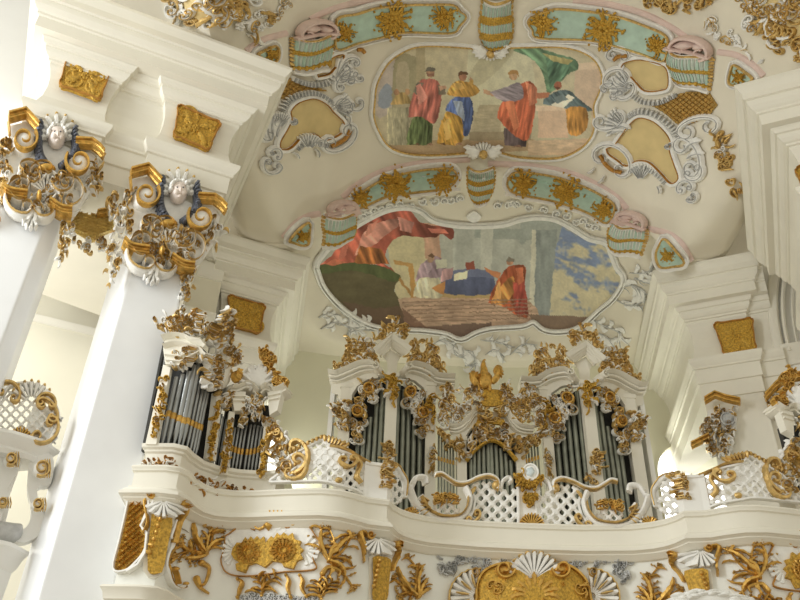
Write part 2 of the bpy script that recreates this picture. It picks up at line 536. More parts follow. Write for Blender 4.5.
for k, c in enumerate((XW, -XW)):
    mb = MB(); box(mb, (c, yb(c)+.42, 9.9), (RW+.3, .02, 2.3)); w = struct(mb.build('window_%d' % (k+1), mg_, smooth=False))
    fr = MB()
    for dx in (-.2, .2): box(fr, (c+dx, yb(c)+.36, 9.9), (.02, .02, 1.9))
    for z in (8.8, 9.5, 10.2, 10.9): box(fr, (c, yb(c)+.36, z), (RW+.2, .02, .02))
    fr.build('window_bars', M_PW, w, smooth=False)
# ------------------------------------------------------------------ the entablature blocks (left half built, right half mirrored)
U = Vector((-.92, -.39)).normalized(); NN = Vector((.39, -.92)).normalized()
A1 = Vector((-4.4, 10.4)); A2 = Vector((-4.4, 16.4))
def bp(A, s, d): return A+U*s-NN*(.7-d)          # d = out from the frieze plane
EPROF = [(-.3, 11.03), (.03, 11.03), (.03, 11.42), (.075, 11.43), (.075, 11.80), (.12, 11.81), (.12, 11.86), (.15, 11.90), (.19, 11.97), (.20, 12.0), (.20, 12.07), (.05, 12.10),
         (.05, 12.16), (.02, 12.25), (-.03, 12.45), (-.045, 12.7), (-.03, 12.9), (.01, 13.06), (.05, 13.14), (.05, 13.2), (.09, 13.21), (.09, 13.26), (.13, 13.28), (.18, 13.34), (.20, 13.4), (.20, 13.44), (.24, 13.45), (.27, 13.52), (.44, 13.56), (.44, 13.83),
         (.48, 13.84), (.48, 13.89), (.52, 13.92), (.58, 14.0), (.60, 14.08), (.60, 14.12), (.65, 14.13), (.65, 14.28), (.67, 14.32), (.71, 14.39), (.74, 14.43), (.74, 14.50), (-.3, 14.53)]
def block(A, back, brk, s_end, backend):
    pts = [bp(A, .7, 0)-NN*back, bp(A, .7, 0)]
    for s, d in brk: pts.append(bp(A, s, d))
    pts.append(bp(A, s_end, 0))
    if backend: pts.append(bp(A, s_end, 0)-NN*backend)
    return [tuple(p) for p in pts][::-1]
nearP = block(A1, 4.6, [(2.02, 0), (2.04, -.13), (2.92, -.13), (2.94, 0)], 4.05, 4.)
RD = Vector((-.148, .989)); F0 = Vector((-5.21, 16.817))
farP = [tuple(F0+RD*4.6), tuple(F0), tuple(bp(A2, 1.92, 0)), tuple(bp(A2, 1.94, -.13)), tuple(bp(A2, 2.55, -.13))][::-1]
def esweep(name, path, path2):
    mb = MB(); k = [i for i, q in enumerate(EPROF) if q[1] == 13.56][0]
    sweep(mb, EPROF[:k]+[(.30, 13.555), (-.3, 13.556)], path)
    sweep(mb, [(-.3, 13.56)]+EPROF[k:], path2)
    # solid top and soffit
    ins = offset_path(path, -.295)
    mb.add([Vector((p.x, p.y, 11.035)) for p in ins], [tuple(range(len(ins)))])
    return struct(mb.build(name, M_PL, smooth=False))
# travel must keep the room on the right hand
b1 = esweep('trim_1', nearP, [nearP[0], nearP[1], nearP[-2], nearP[-1]]); b2 = esweep('trim_2', farP, farP)
for o, n in ((b1, 'trim_3'), (b2, 'trim_4')):
    c = mirror_tree(o); c.name = n
# wall plane under / beside the far blocks, with a shallow pilaster
def wallstrip(name, A, segs, z0, z1, m=M_PL):
    mb = MB()
    for (s0, s1, d) in segs:
        a, b = bp(A, s0, d), bp(A, s1, d)
        a2, b2 = bp(A, s0, d-.25), bp(A, s1, d-.25)
        vs = [Vector((q.x, q.y, z)) for z in (z0, z1) for q in (a, b, b2, a2)]
        mb.add(vs, [(0, 1, 5, 4), (1, 2, 6, 5), (2, 3, 7, 6), (3, 0, 4, 7), (0, 3, 2, 1), (4, 5, 6, 7)])
    return struct(mb.build(name, m, smooth=False))
wl = wallstrip('wall_left', A2, [(.60, 1.9, -.02), (1.9, 9, -.16)], 4, 11.05)
wr = mirror_tree(wl); wr.name = 'wall_right'
# side walls of the organ bay, set back under the returning entablature, and the soffit of its architrave
mb = MB(); q0 = F0+U*1.95; mb.add([Vector((q.x, q.y, z)) for z in (4, 11.1) for q in (q0, q0+RD*5.2)], [(0, 1, 3, 2)])
mb.add([Vector((q.x, q.y, 11.04)) for q in (F0+U*.02, F0+RD*4.8, q0+RD*5.2, q0)], [(0, 1, 2, 3)])
o = struct(mb.build('wall_bay_left', M_WA, smooth=False)); c = mirror_tree(o); c.name = 'wall_bay_right'
# arched wall beyond each far block (blind arch with archivolt and impost)
def wallM(s, z, c=0.):
    q = bp(A2, s, -.12+c); return Vector((q.x, q.y, z))
mb = MB()
mb.add([wallM(2.5, 11, -.1), wallM(7.5, 11, -.1), wallM(7.5, 18.5, -.1), wallM(2.5, 18.5, -.1)], [(0, 1, 2, 3)])
o = struct(mb.build('wall_arch_left', M_PW, smooth=False))
av = MB(); AC = (4.9, 12.0)
for R, w, h in ((2.42, .13, .10), (2.20, .05, .13), (2.0, .03, .08)):
    pts = [(AC[0]-R*cos(t), AC[1]+R*1.75*sin(t)) for t in [pi/2*i/20 for i in range(21)]]
    tube(av, wallM, pts, w, h, 0, 8)
t_ = struct(av.build('trim_5', M_PL))
im = MB(); pa = [tuple(bp(A2, s, -.2)) for s in (6.6, 2.5)]
sweep(im, [(-.1, 11.7), (.05, 11.7), (.07, 11.85), (.14, 11.95), (.2, 12.1), (.22, 12.18), (-.1, 12.2)], pa)
t2_ = struct(im.build('trim_6', M_PL))
for q, n in ((o, 'wall_arch_right'), (t_, 'trim_7'), (t2_, 'trim_8')):
    c = mirror_tree(q); c.name = n
# aisle wall seen between the two left piers, with its mouldings
pa = [(-13.6, 13.0), (-6.45, 16.03)]
AV = Vert(pa[0], (.39, -.92)); zl1 = AV(95, 297).z; zl2 = AV(100, 338).z
mb = MB()
mb.add([Vector((x, y, z)) for z in (0, 14.6) for x, y in pa], [(0, 1, 3, 2)])
struct(mb.build('wall_aisle', mat('aisle_plaster', (.80, .76, .62), .75, 0, .03, .8), smooth=False))
mb = MB()
for z, k in ((zl1, 1.), (zl2, .55), (zl1+1.3, 1.2)):
    sweep(mb, [(-.02, z), (.05*k, z), (.06*k, z+.1*k), (.13*k, z+.17*k), (.16*k, z+.3*k), (-.02, z+.34*k)], pa)
struct(mb.build('trim_9', M_PL))
# ------------------------------------------------------------------ gilt frieze panels
FM = Vert(bp(A1, 0, 0), NN); FM2 = Vert(bp(A2, 0, 0), NN); FM2R = Vert((4.4+.7*.39, 16.4+.7*.92), (-.39, -.92))
def wavy(c, n=10):
    """panel outline with hollow corners from four corner points"""
    out = []
    for i in range(4):
        a, b = Vector(c[i]), Vector(c[(i+1) % 4]); m = (Vector(c[0])+Vector(c[2]))/2
        for t, k in ((0.0, .10), (.05, .02), (.12, 0), (.2, .05), (.3, .06), (.5, .045), (.7, .06), (.8, .05), (.88, 0), (.95, .02)):
            p = a.lerp(b, t); out.append(tuple(p.lerp(m, k)))
    return out
def gilt_panel(name, label, M, corners, seed, group=None):
    t = thing(name, label, 'frieze panel', M(*[sum(c[i] for c in corners)/4 for i in (0, 1)]), group)
    mb = MB(); ol = wavy(corners); slab(mb, M, ol, .085, .0); mb.build('panel_field', M_GM, t)
    r = MB(); rim(r, M, ol, .9, .03, .095, True, 5); r.build('panel_border', M_BR, t)
    g = MB(); rd = random.Random(seed)
    cc = Vector(M.__class__ and (sum(c[0] for c in corners)/4, sum(c[1] for c in corners)/4))
    e1 = (Vector(corners[1])-Vector(corners[0])); e2 = (Vector(corners[3])-Vector(corners[0]))
    for sx in (-1, 1):
        for sy in (-1, 1):
            for k in range(3):
                a, b = rd.uniform(.06, .4), rd.uniform(.06, .4)
                p = cc+e1*sx*a+e2*sy*b; q = cc+e1*sx*rd.uniform(.02, .42)+e2*sy*rd.uniform(.02, .42)
                if (p-q).length > 3: scroll(g, M, tuple(p), tuple(q), rd.choice((-1, 1))*.5, 1.5, .025, .085)
            leaf(g, M, tuple(cc+e1*sx*.08+e2*sy*.08), atan2((e1*sx+e2*sy).y, (e1*sx+e2*sy).x), e1.length*.35, 3, .03, .8, .085)
    flower(g, M, tuple(cc), 4.5, 6, .03, .085)
    g.build('panel_scrollwork', M_GM, t)
    return t
gilt_panel('frieze_panel', 'gilt scroll panel on the white frieze above the far-left pier capital', FM, [(67, 54), (113, 71), (100, 104), (58, 89)], 1)
gilt_panel('frieze_panel', 'gilt scroll panel on the white frieze above the nearer full-height pier', FM, [(177, 107), (221, 126), (208, 154), (172, 139)], 2)
gilt_panel('frieze_panel', 'gilt panel on the frieze of the left cornice block behind the organ side tower', FM2, [(227, 296), (265, 307), (259, 336), (227, 328)], 3)
gilt_panel('frieze_panel', 'gilt panel on the frieze of the right cornice block beside the apse', FM2R, [(713, 325), (753, 319), (757, 352), (724, 357)], 4)
FM1R = Vert((4.4+.7*.39, 10.4+.7*.92), (-.39, -.92))
gilt_panel('frieze_panel', 'gilt panel edge at the right border of the photo below the big right cornice', FM1R, [(794, 172), (838, 150), (846, 182), (806, 204)], 5)
mb = MB(); pa = [(-17, 8.6), (-9.2, 11.9)]
mb.add([Vector((x, y, z)) for z in (11.5, 19) for x, y in pa], [(0, 1, 3, 2)])
struct(mb.build('wall_nave', M_PW, smooth=False))
# ================================================================== vault decoration
ZA = Zm(280, 0, 4); ZB = Zm(470, 0, 3.2); ZC = Zm(280, 150, 4); ZD = Zm(480, 150, 3.81); ZE = Zm(250, 60, 5.32); ZF = Zm(580, 50, 4)
ZG = Zm(300, 250, 4.444); ZH = Zm(460, 250, 4); ZI = Zm(640, 0, 5); ZJ = Zm(200, 0, 4); Z5 = Zm(370, 40, 3.478); Z6 = Zm(300, 200, 2.353)
def grow(pts, k):
    n = len(pts); c = [sum(p[i] for p in pts)/n for i in (0, 1)]; out = []
    ar = sum(pts[i][0]*pts[(i+1) % n][1]-pts[(i+1) % n][0]*pts[i][1] for i in range(n)); s = 1 if ar > 0 else -1
    for i in range(n):
        a, b = Vector(pts[i-1]), Vector(pts[(i+1) % n]); t = (b-a).normalized(); out.append((pts[i][0]+t.y*k*s, pts[i][1]-t.x*k*s))
    return out
def closed(pts, n=5):
    P = list(pts); q = spl(P[-2:]+P+P[:2], n); return [tuple(v) for v in q[2*n-n:-2*n+0]][:len(P)*n] if False else [tuple(v) for v in spl(P[-1:]+P+P[:1], n)[n:-1]]
def burst(mb, M, c, r, seed, asp=1., n=11, c0=.14):
    rd = random.Random(seed)
    for k in range(n*2):
        a = 2*pi*k/n/2+rd.uniform(-.2, .2); L = r*rd.uniform(.5, 1.0)
        e = leaf(mb, M, (c[0]+r*.12*cos(a), c[1]+r*.12*sin(a)), a, L, r*.085, .045, rd.uniform(-1.6, 1.6), c0, 3, 7, 5)
        if rd.random() < .75: blob(mb, M, e, r*.11, r*.11, .05, c0, 6, 2)
        if rd.random() < .5:
            q = r*rd.uniform(.9, 1.2); blob(mb, M, (c[0]+q*cos(a+.15), c[1]+q*sin(a+.15)), r*.07, r*.07, .04, c0, 6, 2)
    flower(mb, M, c, r*.36, 6, .06, c0+.03); flower(mb, M, c, r*.6, 7, .03, c0+.01, .3)
def fillplate(mb, M, outline, th, c0=0., step=3.0):
    """plate that follows a curved surface: small cells inside the outline, plus a rim"""
    xs = [p[0] for p in outline]; ys = [p[1] for p in outline]
    nx = max(2, int((max(xs)-min(xs))/step)); ny = max(2, int((max(ys)-min(ys))/step)); idx = {}; vs = []; fs = []
    def V(i, j):
        if (i, j) not in idx:
            x = min(xs)+(max(xs)-min(xs))*i/nx; y = min(ys)+(max(ys)-min(ys))*j/ny
            idx[(i, j)] = len(vs); vs.append(M(x, y, c0+th))
        return idx[(i, j)]
    for i in range(nx):
        for j in range(ny):
            x = min(xs)+(max(xs)-min(xs))*(i+.5)/nx; y = min(ys)+(max(ys)-min(ys))*(j+.5)/ny
            if inside((x, y), outline): fs.append((V(i, j), V(i+1, j), V(i+1, j+1), V(i, j+1)))
    mb.add(vs, fs)
    n = len(outline); vs = [M(p[0], p[1], c0) for p in outline]+[M(p[0], p[1], c0+th) for p in outline]
    mb.add(vs, [(i, (i+1) % n, n+(i+1) % n, n+i) for i in range(n)])
def band_panel(name, label, M, outline, bursts, group, seed):
    ol = closed(outline, 4)
    t = thing(name, label, 'ceiling panel', M(*bursts[0][0]), group)
    b = MB(); g = grow(ol, 4.2); fillplate(b, M, g, .06, .0, 2.); rim(b, M, g, 1.3, .05, .05); b.build('panel_ground', M_OW, t)
    b = MB(); fillplate(b, M, ol, .03, .07, 2.); b.build('teal_field', M_TE, t)
    b = MB(); rim(b, M, ol, 1.15, .04, .11); b.build('gilt_moulding', M_GL, t)
    for i, (c, r) in enumerate(bursts):
        b = MB(); burst(b, M, c, r*1.2, seed+i, n=13, c0=.11); b.build('gilt_rosette', M_GM, t)
    return t
GP = 'teal panels of the ceiling arches'
band_panel('teal_ornament_band', 'long teal panel on the upper arch, above the painted standing figures', CN, ZP(ZA, [(215, 72), (300, 48), (380, 24), (500, 12), (600, 10), (690, 12), (720, 40), (742, 65), (715, 100), (680, 128), (500, 125), (380, 150), (300, 170), (215, 190)]),
           [(ZA(445, 75), 16), (ZA(250, 120), 9), (ZA(655, 62), 12)], GP, 20)
band_panel('teal_ornament_band', 'long teal panel on the upper arch, above the green painted curtain', CN, ZP(ZB, [(270, 22), (380, 30), (480, 48), (560, 75), (632, 108), (640, 150), (622, 193), (560, 172), (470, 145), (380, 125), (220, 118), (200, 92), (185, 65), (215, 40)]),
           [(ZB(430, 90), 17), (ZB(606, 142), 10), (ZB(232, 70), 12)], GP, 30)
band_panel('teal_ornament_band', 'teal panel with gilt rosettes on the lower arch above the red painted curtain', CN, ZP(ZC, [(290, 190), (340, 150), (410, 112), (520, 82), (640, 67), (690, 72), (705, 100), (690, 130), (640, 150), (520, 165), (420, 180), (350, 210), (300, 225)]),
           [(ZC(460, 130), 14), (ZC(315, 185), 9), (ZC(650, 112), 12)], GP, 40)
band_panel('teal_ornament_band', 'teal panel with gilt rosettes on the lower arch above the painted sky', CN, ZP(ZD, [(110, 98), (150, 78), (280, 95), (390, 130), (480, 175), (520, 212), (490, 272), (430, 240), (370, 215), (270, 185), (140, 160), (105, 130)]),
           [(ZD(330, 155), 14), (ZD(478, 222), 10), (ZD(165, 120), 12)], GP, 50)
GP2 = 'short teal end pieces of the ceiling arches'
for lb, ol in (('short teal end piece of the upper arch left, above the near cornice corner', ZP(ZJ, [(215, 214), (255, 190), (290, 178), (300, 205), (290, 236), (262, 240)])),
               ('short teal end piece of the upper arch right, above the near right cornice corner', ZP(ZI, [(480, 320), (530, 345), (580, 388), (540, 412), (480, 420), (462, 395)])),
               ('short teal end piece of the lower arch left, above the far left cornice', ZP(ZC, [(32, 356), (60, 315), (105, 285), (105, 330), (100, 370), (70, 375)])),
               ('short teal end piece of the lower arch right, above the far right cornice', ZP(ZD, [(705, 335), (740, 360), (778, 418), (740, 440), (695, 440), (680, 390)]))):
    c = (sum(p[0] for p in ol)/len(ol), sum(p[1] for p in ol)/len(ol))
    band_panel('teal_end_ornament', lb, CN, ol, [(c, 6)], GP2, 60)
# pink and white bands of the arches
mb = MB(); mp = MB()
for pts in (ZP(ZA, [(120, 78), (180, 48), (250, 24), (330, 4), (420, -14)]), ZP(ZB, [(330, 0), (450, 15), (560, 45), (640, 85), (690, 118)]), [(718, 52), (736, 55), (752, 64), (764, 76)], [(246, 51), (262, 40), (287, 33)],
            ZP(ZC, [(250, 190), (300, 145), (400, 90), (520, 60), (640, 45), (760, 37)]), ZP(ZD, [(30, 52), (110, 55), (200, 62), (330, 85), (440, 130), (520, 180), (560, 225)]),
            ZP(ZC, [(14, 350), (60, 295), (110, 265), (160, 255)]), ZP(ZD, [(640, 300), (720, 320), (770, 360), (805, 420)])):
    q = [tuple(v) for v in spl(pts, 5)]
    tube(mp, CN, q, 3.2, .05, .0, 8)
o = mp.build('trim_10', M_PK); struct(o)
for pts in (ZP(ZC, [(300, 228), (350, 216), (420, 190), (520, 175), (640, 160), (720, 155)]), ZP(ZD, [(95, 168), (140, 168), (270, 193), (370, 222), (430, 248), (490, 285)])):
    tube(mb, CN, [tuple(v) for v in spl(pts, 5)], 1.6, .06, .03, 6)
struct(mb.build('trim_11', M_OW))
# ------------------------------------------------------------------ fluted brackets
def lerp2(P, t):
    n = len(P)-1; i = min(n-1, int(t*n)); f = t*n-i; return (P[i][0]+(P[i+1][0]-P[i][0])*f, P[i][1]+(P[i+1][1]-P[i][1])*f)
def bracket(name, label, M, Lp, Rp, group, tiers=2, bulge=.28, volute=True, sag=1.5):
    Lp = [tuple(v) for v in spl(Lp, 4)]; Rp = [tuple(v) for v in spl(Rp, 4)]
    t = thing(name, label, 'bracket', M(*lerp2(Lp, .5)), group)
    def B(s, v, c=0.):
        a = lerp2(Lp, v); b = lerp2(Rp, v); wob = sag*sin(2*pi*s)
        return M(a[0]+(b[0]-a[0])*s, a[1]+(b[1]-a[1])*s+wob, .03+bulge*sin(pi*min(1, max(0, s)))**.7*(.75+.25*cos(v*pi))+c)
    b = MB(); N = 14; vs = [B(i/N, j/N) for j in range(N+1) for i in range(N+1)]
    b.add(vs, [(j*(N+1)+i, j*(N+1)+i+1, (j+1)*(N+1)+i+1, (j+1)*(N+1)+i) for j in range(N) for i in range(N)]); b.build('bracket_body', M_OW, t)
    for k in range(tiers):
        v0 = .12+.8*k/tiers; v1 = v0+.62/tiers
        f = MB(); f2 = MB()
        for i in range(13):
            s = .06+.88*i/12
            tube(f if i % 2 else f2, B, [(s, v0+(v1-v0)*q) for q in (0, .3, .6, .85, 1)], lambda q: .034*(.7+.4*q), .03, .01, 5)
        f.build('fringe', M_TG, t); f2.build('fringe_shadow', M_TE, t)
        g = MB(); vv = v1+.06 if k < tiers-1 or tiers == 1 else v1+.03
        tube(g, B, [(i/12, vv) for i in range(13)], .075 if k < tiers-1 else .03, .05, .02, 6)
        for i in range(6): blob(g, B, (.1+.16*i, vv), .05, .06, .045, .04, 6, 2)
        g.build('gilt_band', M_GM, t)
    g = MB(); tube(g, B, [(i/12, .04) for i in range(13)], .028, .04, .03, 6)
    for i in range(9): blob(g, B, (1.0, .1+.1*i), .05, .05, .05, 0, 6, 2); blob(g, B, (0.0, .1+.1*i), .05, .05, .05, 0, 6, 2)
    g.build('gilt_edge', M_GL, t)
    w_ = MB(); tube(w_, B, [(i/12, .985) for i in range(13)], .04, .05, .03, 6); w_.build('lower_lip', M_OW, t)
    if volute:
        p = MB(); a = Lp[0]; b_ = Rp[0]; wd = b_[0]-a[0]; m = ((a[0]+b_[0])/2, (a[1]+b_[1])/2)
        scroll(p, M, (a[0]+wd*.1, a[1]-2), (b_[0]-wd*.02, b_[1]-3), -.3, 2.4, .12, .15, .22)
        blob(p, M, (m[0]-wd*.1, m[1]-7), wd*.26, 4.5, .16, .1, 10, 3, 4, .15); blob(p, M, (m[0]+wd*.25, m[1]-6), wd*.18, 4., .16, .1, 10, 3, 3, .15)
        tube(p, M, [(a[0]-1, a[1]), (m[0], m[1]-1.5), (b_[0]+1, b_[1])], 1.5, .08, .2)
        p.build('pink_volute', M_PK, t)
    return t
GB = 'fluted teal and gilt ceiling brackets'
bracket('ceiling_bracket', 'fluted teal and gold bracket at the left foot of the upper arch', CN, ZP(ZA, [(40, 142), (40, 180), (40, 230), (46, 290)]), ZP(ZA, [(210, 120), (208, 160), (208, 205), (190, 282)]), GB)
bracket('ceiling_bracket', 'fluted teal and gold bracket at the right foot of the upper arch', CN, ZP(ZB, [(640, 145), (630, 190), (640, 225), (655, 260)]), ZP(ZB, [(782, 178), (777, 215), (775, 250), (768, 298)]), GB)
bracket('ceiling_bracket', 'fluted bracket at the left foot of the lower arch beside the red painted curtain', CN, ZP(ZC, [(170, 250), (165, 300), (172, 340), (165, 390)]), ZP(ZC, [(302, 238), (300, 280), (300, 322), (285, 352)]), GB)
bracket('ceiling_bracket', 'fluted bracket at the right foot of the lower arch beside the painted sky', CN, ZP(ZD, [(515, 260), (492, 300), (490, 340), (495, 375)]), ZP(ZD, [(642, 295), (640, 330), (630, 360), (615, 410)]), GB)
GK = 'key pieces of the ceiling arches'
bracket('arch_keystone', 'tiered teal and gold key piece of the upper arch, cut by the photo edge', CN, [(482, -6), (481, 9), (479, 25), (481, 40), (488, 51)], [(513, -6), (512, 9), (513, 25), (511, 40), (503, 51)], GK, 3, .3, False, .8)
bracket('arch_keystone', 'tiered teal and gold key piece of the lower arch, between the two paintings', CN, [(468, 164), (467, 177), (468, 190), (473, 203)], [(494, 164), (495, 177), (493, 190), (487, 203)], GK, 3, .3, False, .8)
# ------------------------------------------------------------------ ceiling paintings
def hash2(i, j): 
    n = (i*374761393+j*668265263) & 0xffffffff; n = ((n ^ (n >> 13))*1274126177) & 0xffffffff; return ((n ^ (n >> 16)) & 0xffff)/65535
def vnoise(x, y):
    i, j = math.floor(x), math.floor(y); fx, fy = x-i, y-j; fx = fx*fx*(3-2*fx); fy = fy*fy*(3-2*fy)
    return (hash2(i, j)*(1-fx)+hash2(i+1, j)*fx)*(1-fy)+(hash2(i, j+1)*(1-fx)+hash2(i+1, j+1)*fx)*fy
class Painting:
    def __init__(s, base): s.base = base; s.L = []
    def poly(s, pts, col, fold=0., ang=80, fr=.22, soft=2.):
        q = closed(pts, 3) if len(pts) > 4 else pts
        s.L.append((q, col, fold, radians(ang), fr, (min(p[0] for p in q), max(p[0] for p in q), min(p[1] for p in q), max(p[1] for p in q))))
    def disc(s, x, y, r, col): s.poly([(x+r*cos(a), y+r*1.15*sin(a)) for a in [pi*k/5 for k in range(10)]], col, .1)
    def color(s, x, y):
        jx = x+3*(vnoise(x*.11, y*.11)-.5); jy = y+3*(vnoise(x*.11+9, y*.11+7)-.5)
        c = s.base; fold = 0; a = 0; fr = 0
        for q, col, fo, an, f, bb in s.L:
            if bb[0] <= jx <= bb[1] and bb[2] <= jy <= bb[3] and inside((jx, jy), q): c, fold, a, fr, bbx = col, fo, an, f, bb
        k = 1+.10*(vnoise(x*.05, y*.05)-.5)+.08*(vnoise(x*.3, y*.3)-.5)
        if fold < 0:
            q = .55*vnoise((x+y*.6)*.022, (y-x*.45)*.06)+.3*vnoise((x+y*.6)*.06, (y-x*.45)*.14)+.15*vnoise(x*.2, y*.2)
            q = min(1, max(0, (q-.42+max(0, y-150)*.0022)/.2)); cl = (196, 184, 146)
            c = [v*(1-q)+w*q for v, w in zip(c, cl)]; fold = 0
        if fold:
            ac = x*sin(a)-y*cos(a); al = x*cos(a)+y*sin(a)
            f1 = vnoise(ac*fr*.42+3, al*fr*.09); f2 = vnoise(ac*fr*.9+11, al*fr*.16+4)
            k *= 1.14-.32*min(1, max(0, (x-bbx[0])/max(1, bbx[1]-bbx[0]))) if fold > .1 else 1
            k *= 1+fold*2.3*((f1-.5)*1.1+(f2-.5)*.7)
        g = sum(c)/3
        return [max(0, min(255, (g+(v-g)*.74)*k*1.13)) for v in c]
def painting_mesh(name, M_lo, M_hi, outline, P, zoom_inv, nx, ny, label, cat, off):
    ol = closed(outline, 4)
    hits = [hit(p[0], p[1], M_lo, M_hi) for p in ol]; xy = [(h.x, h.y) for h in hits]
    xs = [p[0] for p in xy]; ys = [p[1] for p in xy]
    x0, x1, y0, y1 = min(xs)-.02, max(xs)+.02, min(ys)-.02, max(ys)+.02
    idx = {}; vs = []; fs = []; cols = []
    def V(i, j):
        if (i, j) not in idx:
            x = x0+(x1-x0)*i/nx; y = y0+(y1-y0)*j/ny
            n = snormal(x, y); w = Vector((x, y, S(x, y)))+n*off
            idx[(i, j)] = len(vs); vs.append(w)
            c = P.color(*zoom_inv(*proj(w))); cols.append(lin([v/255 for v in c])+(1,))
        return idx[(i, j)]
    for i in range(nx):
        for j in range(ny):
            if inside((x0+(x1-x0)*(i+.5)/nx, y0+(y1-y0)*(j+.5)/ny), xy): fs.append((V(i, j), V(i+1, j), V(i+1, j+1), V(i, j+1)))
    me = bpy.data.meshes.new(name); me.from_pydata([tuple(v) for v in vs], [], fs); me.update()
    at = me.color_attributes.new('paint', 'FLOAT_COLOR', 'POINT')
    at.data.foreach_set('color', [q for c in cols for q in c])
    me.polygons.foreach_set('use_smooth', [True]*len(me.polygons))
    m = bpy.data.materials.new(name+'_paint'); m.use_nodes = True; nt = m.node_tree
    vc = nt.nodes.new('ShaderNodeVertexColor'); vc.layer_name = 'paint'; b = nt.nodes['Principled BSDF']; b.inputs['Roughness'].default_value = .75
    nt.links.new(vc.outputs['Color'], b.inputs['Base Color']); me.materials.append(m)
    ctr = sum((Vector(v) for v in vs), Vector())/len(vs)
    t = thing('ceiling_painting', label, cat, ctr)
    o = bpy.data.objects.new('painted_scene', me); COL.objects.link(o); o.parent = t
    return t, ol
# --- upper scene
P1 = Painting((190, 178, 142))
p = P1.poly
p([(20, 60), (90, 40), (100, 100), (95, 200), (70, 250), (20, 260)], (186, 172, 160)); p([(30, 190), (60, 150), (85, 190), (65, 235), (30, 230)], (142, 152, 168))
p([(82, 340), (82, 90), (110, 50), (145, 55), (165, 90), (165, 340)], (158, 148, 112)); p([(92, 340), (92, 110), (112, 75), (132, 85), (136, 130), (136, 340)], (176, 162, 128))
p([(160, 5), (215, 10), (215, 340), (160, 340)], (170, 156, 118)); p([(192, 5), (240, 10), (240, 340), (192, 340)], (192, 180, 142))
p([(345, 10), (520, 10), (560, 60), (560, 240), (345, 240)], (196, 190, 155)); p([(420, 10), (520, 10), (420, 130), (345, 170), (345, 120)], (182, 174, 138))
p([(350, 325), (380, 225), (455, 225), (455, 330)], (176, 162, 128), .04, 0, .6)
p([(20, 362), (200, 350), (560, 345), (560, 385), (20, 395)], (178, 148, 108)); p([(345, 320), (560, 318), (560, 348), (345, 350)], (158, 140, 108))
p([(60, 235), (140, 235), (132, 365), (60, 365)], (172, 164, 130), .12, 85, .5)
p([(70, 225), (95, 180), (130, 185), (145, 222)], (196, 160, 90), .15); P1.disc(92, 182, 9, (180, 130, 90)); P1.disc(130, 180, 9, (186, 140, 95))
p([(550, 350), (800, 340), (800, 400), (550, 400)], (205, 174, 136), .05, 0, .35); p([(585, 240), (690, 240), (690, 340), (585, 340)], (212, 176, 142)); p([(572, 228), (695, 228), (692, 246), (575, 246)], (222, 192, 158))
p([(715, 95), (815, 90), (815, 250), (770, 250), (715, 205)], (200, 172, 142)); p([(705, 84), (815, 72), (815, 100), (708, 106)], (212, 186, 154))
p([(770, 250), (815, 240), (815, 330), (770, 335)], (196, 170, 130))
p([(498, 35), (560, 22), (650, 48), (712, 65), (725, 100), (685, 122), (622, 190), (604, 125), (570, 72)], (104, 142, 104), .2, 40, .18); p([(612, 62), (700, 72), (690, 112), (626, 172)], (86, 124, 94), .25, 120, .2); p([(600, 46), (705, 70), (690, 86), (640, 76)], (172, 160, 96), .1)
p([(130, 365), (145, 280), (180, 255), (215, 270), (216, 350), (200, 366)], (98, 116, 66), .3, 95, .35)
p([(132, 270), (160, 160), (190, 135), (238, 145), (248, 210), (226, 292), (180, 268)], (204, 108, 92), .22, 100, .25); p([(150, 180), (165, 145), (188, 150), (165, 195)], (122, 116, 98), .1); p([(235, 155), (262, 165), (262, 190), (238, 190)], (126, 112, 90), .1)
P1.disc(211, 112, 15, (178, 132, 98)); p([(193, 110), (200, 95), (225, 98), (222, 110), (205, 108)], (112, 106, 90))
p([(233, 362), (265, 250), (330, 270), (322, 352), (290, 366)], (206, 152, 54), .22, 70, .3)
p([(262, 245), (298, 195), (346, 198), (360, 250), (346, 322), (325, 332), (318, 272)], (80, 104, 168), .22, 95, .3); p([(288, 210), (322, 214), (330, 285), (304, 258)], (162, 178, 204), .12, 100, .3)
p([(266, 188), (300, 143), (352, 150), (382, 176), (355, 197), (300, 197)], (204, 150, 60), .2, 60, .3); P1.disc(322, 127, 14, (174, 116, 84)); p([(305, 128), (312, 110), (336, 112), (338, 122), (318, 120)], (110, 76, 48))
p([(395, 172), (432, 182), (428, 197), (395, 184)], (196, 150, 112))
p([(465, 305), (552, 318), (542, 372), (468, 366)], (98, 82, 84), .2, 95, .3)
p([(443, 272), (470, 200), (540, 145), (578, 165), (576, 232), (552, 345), (500, 330)], (208, 98, 60), .22, 100, .22); p([(540, 145), (580, 165), (582, 220), (556, 230)], (216, 122, 84), .15, 95, .3)
p([(418, 182), (480, 162), (520, 148), (534, 200), (480, 217), (440, 202)], (152, 138, 146), .15, 20, .3); P1.disc(498, 124, 14, (204, 158, 112)); p([(482, 122), (488, 106), (512, 106), (518, 130), (508, 118)], (176, 128, 66))
p([(600, 222), (640, 182), (690, 175), (732, 210), (775, 247), (700, 242)], (92, 112, 114), .22, 50, .3); p([(628, 227), (690, 190), (712, 200), (672, 237)], (226, 218, 192)); p([(680, 242), (750, 236), (757, 300), (726, 332), (690, 322)], (198, 134, 52), .2, 90, .3)
P1.disc(654, 158, 13, (182, 102, 70)); p([(575, 185), (625, 182), (622, 198), (585, 205)], (186, 112, 76))
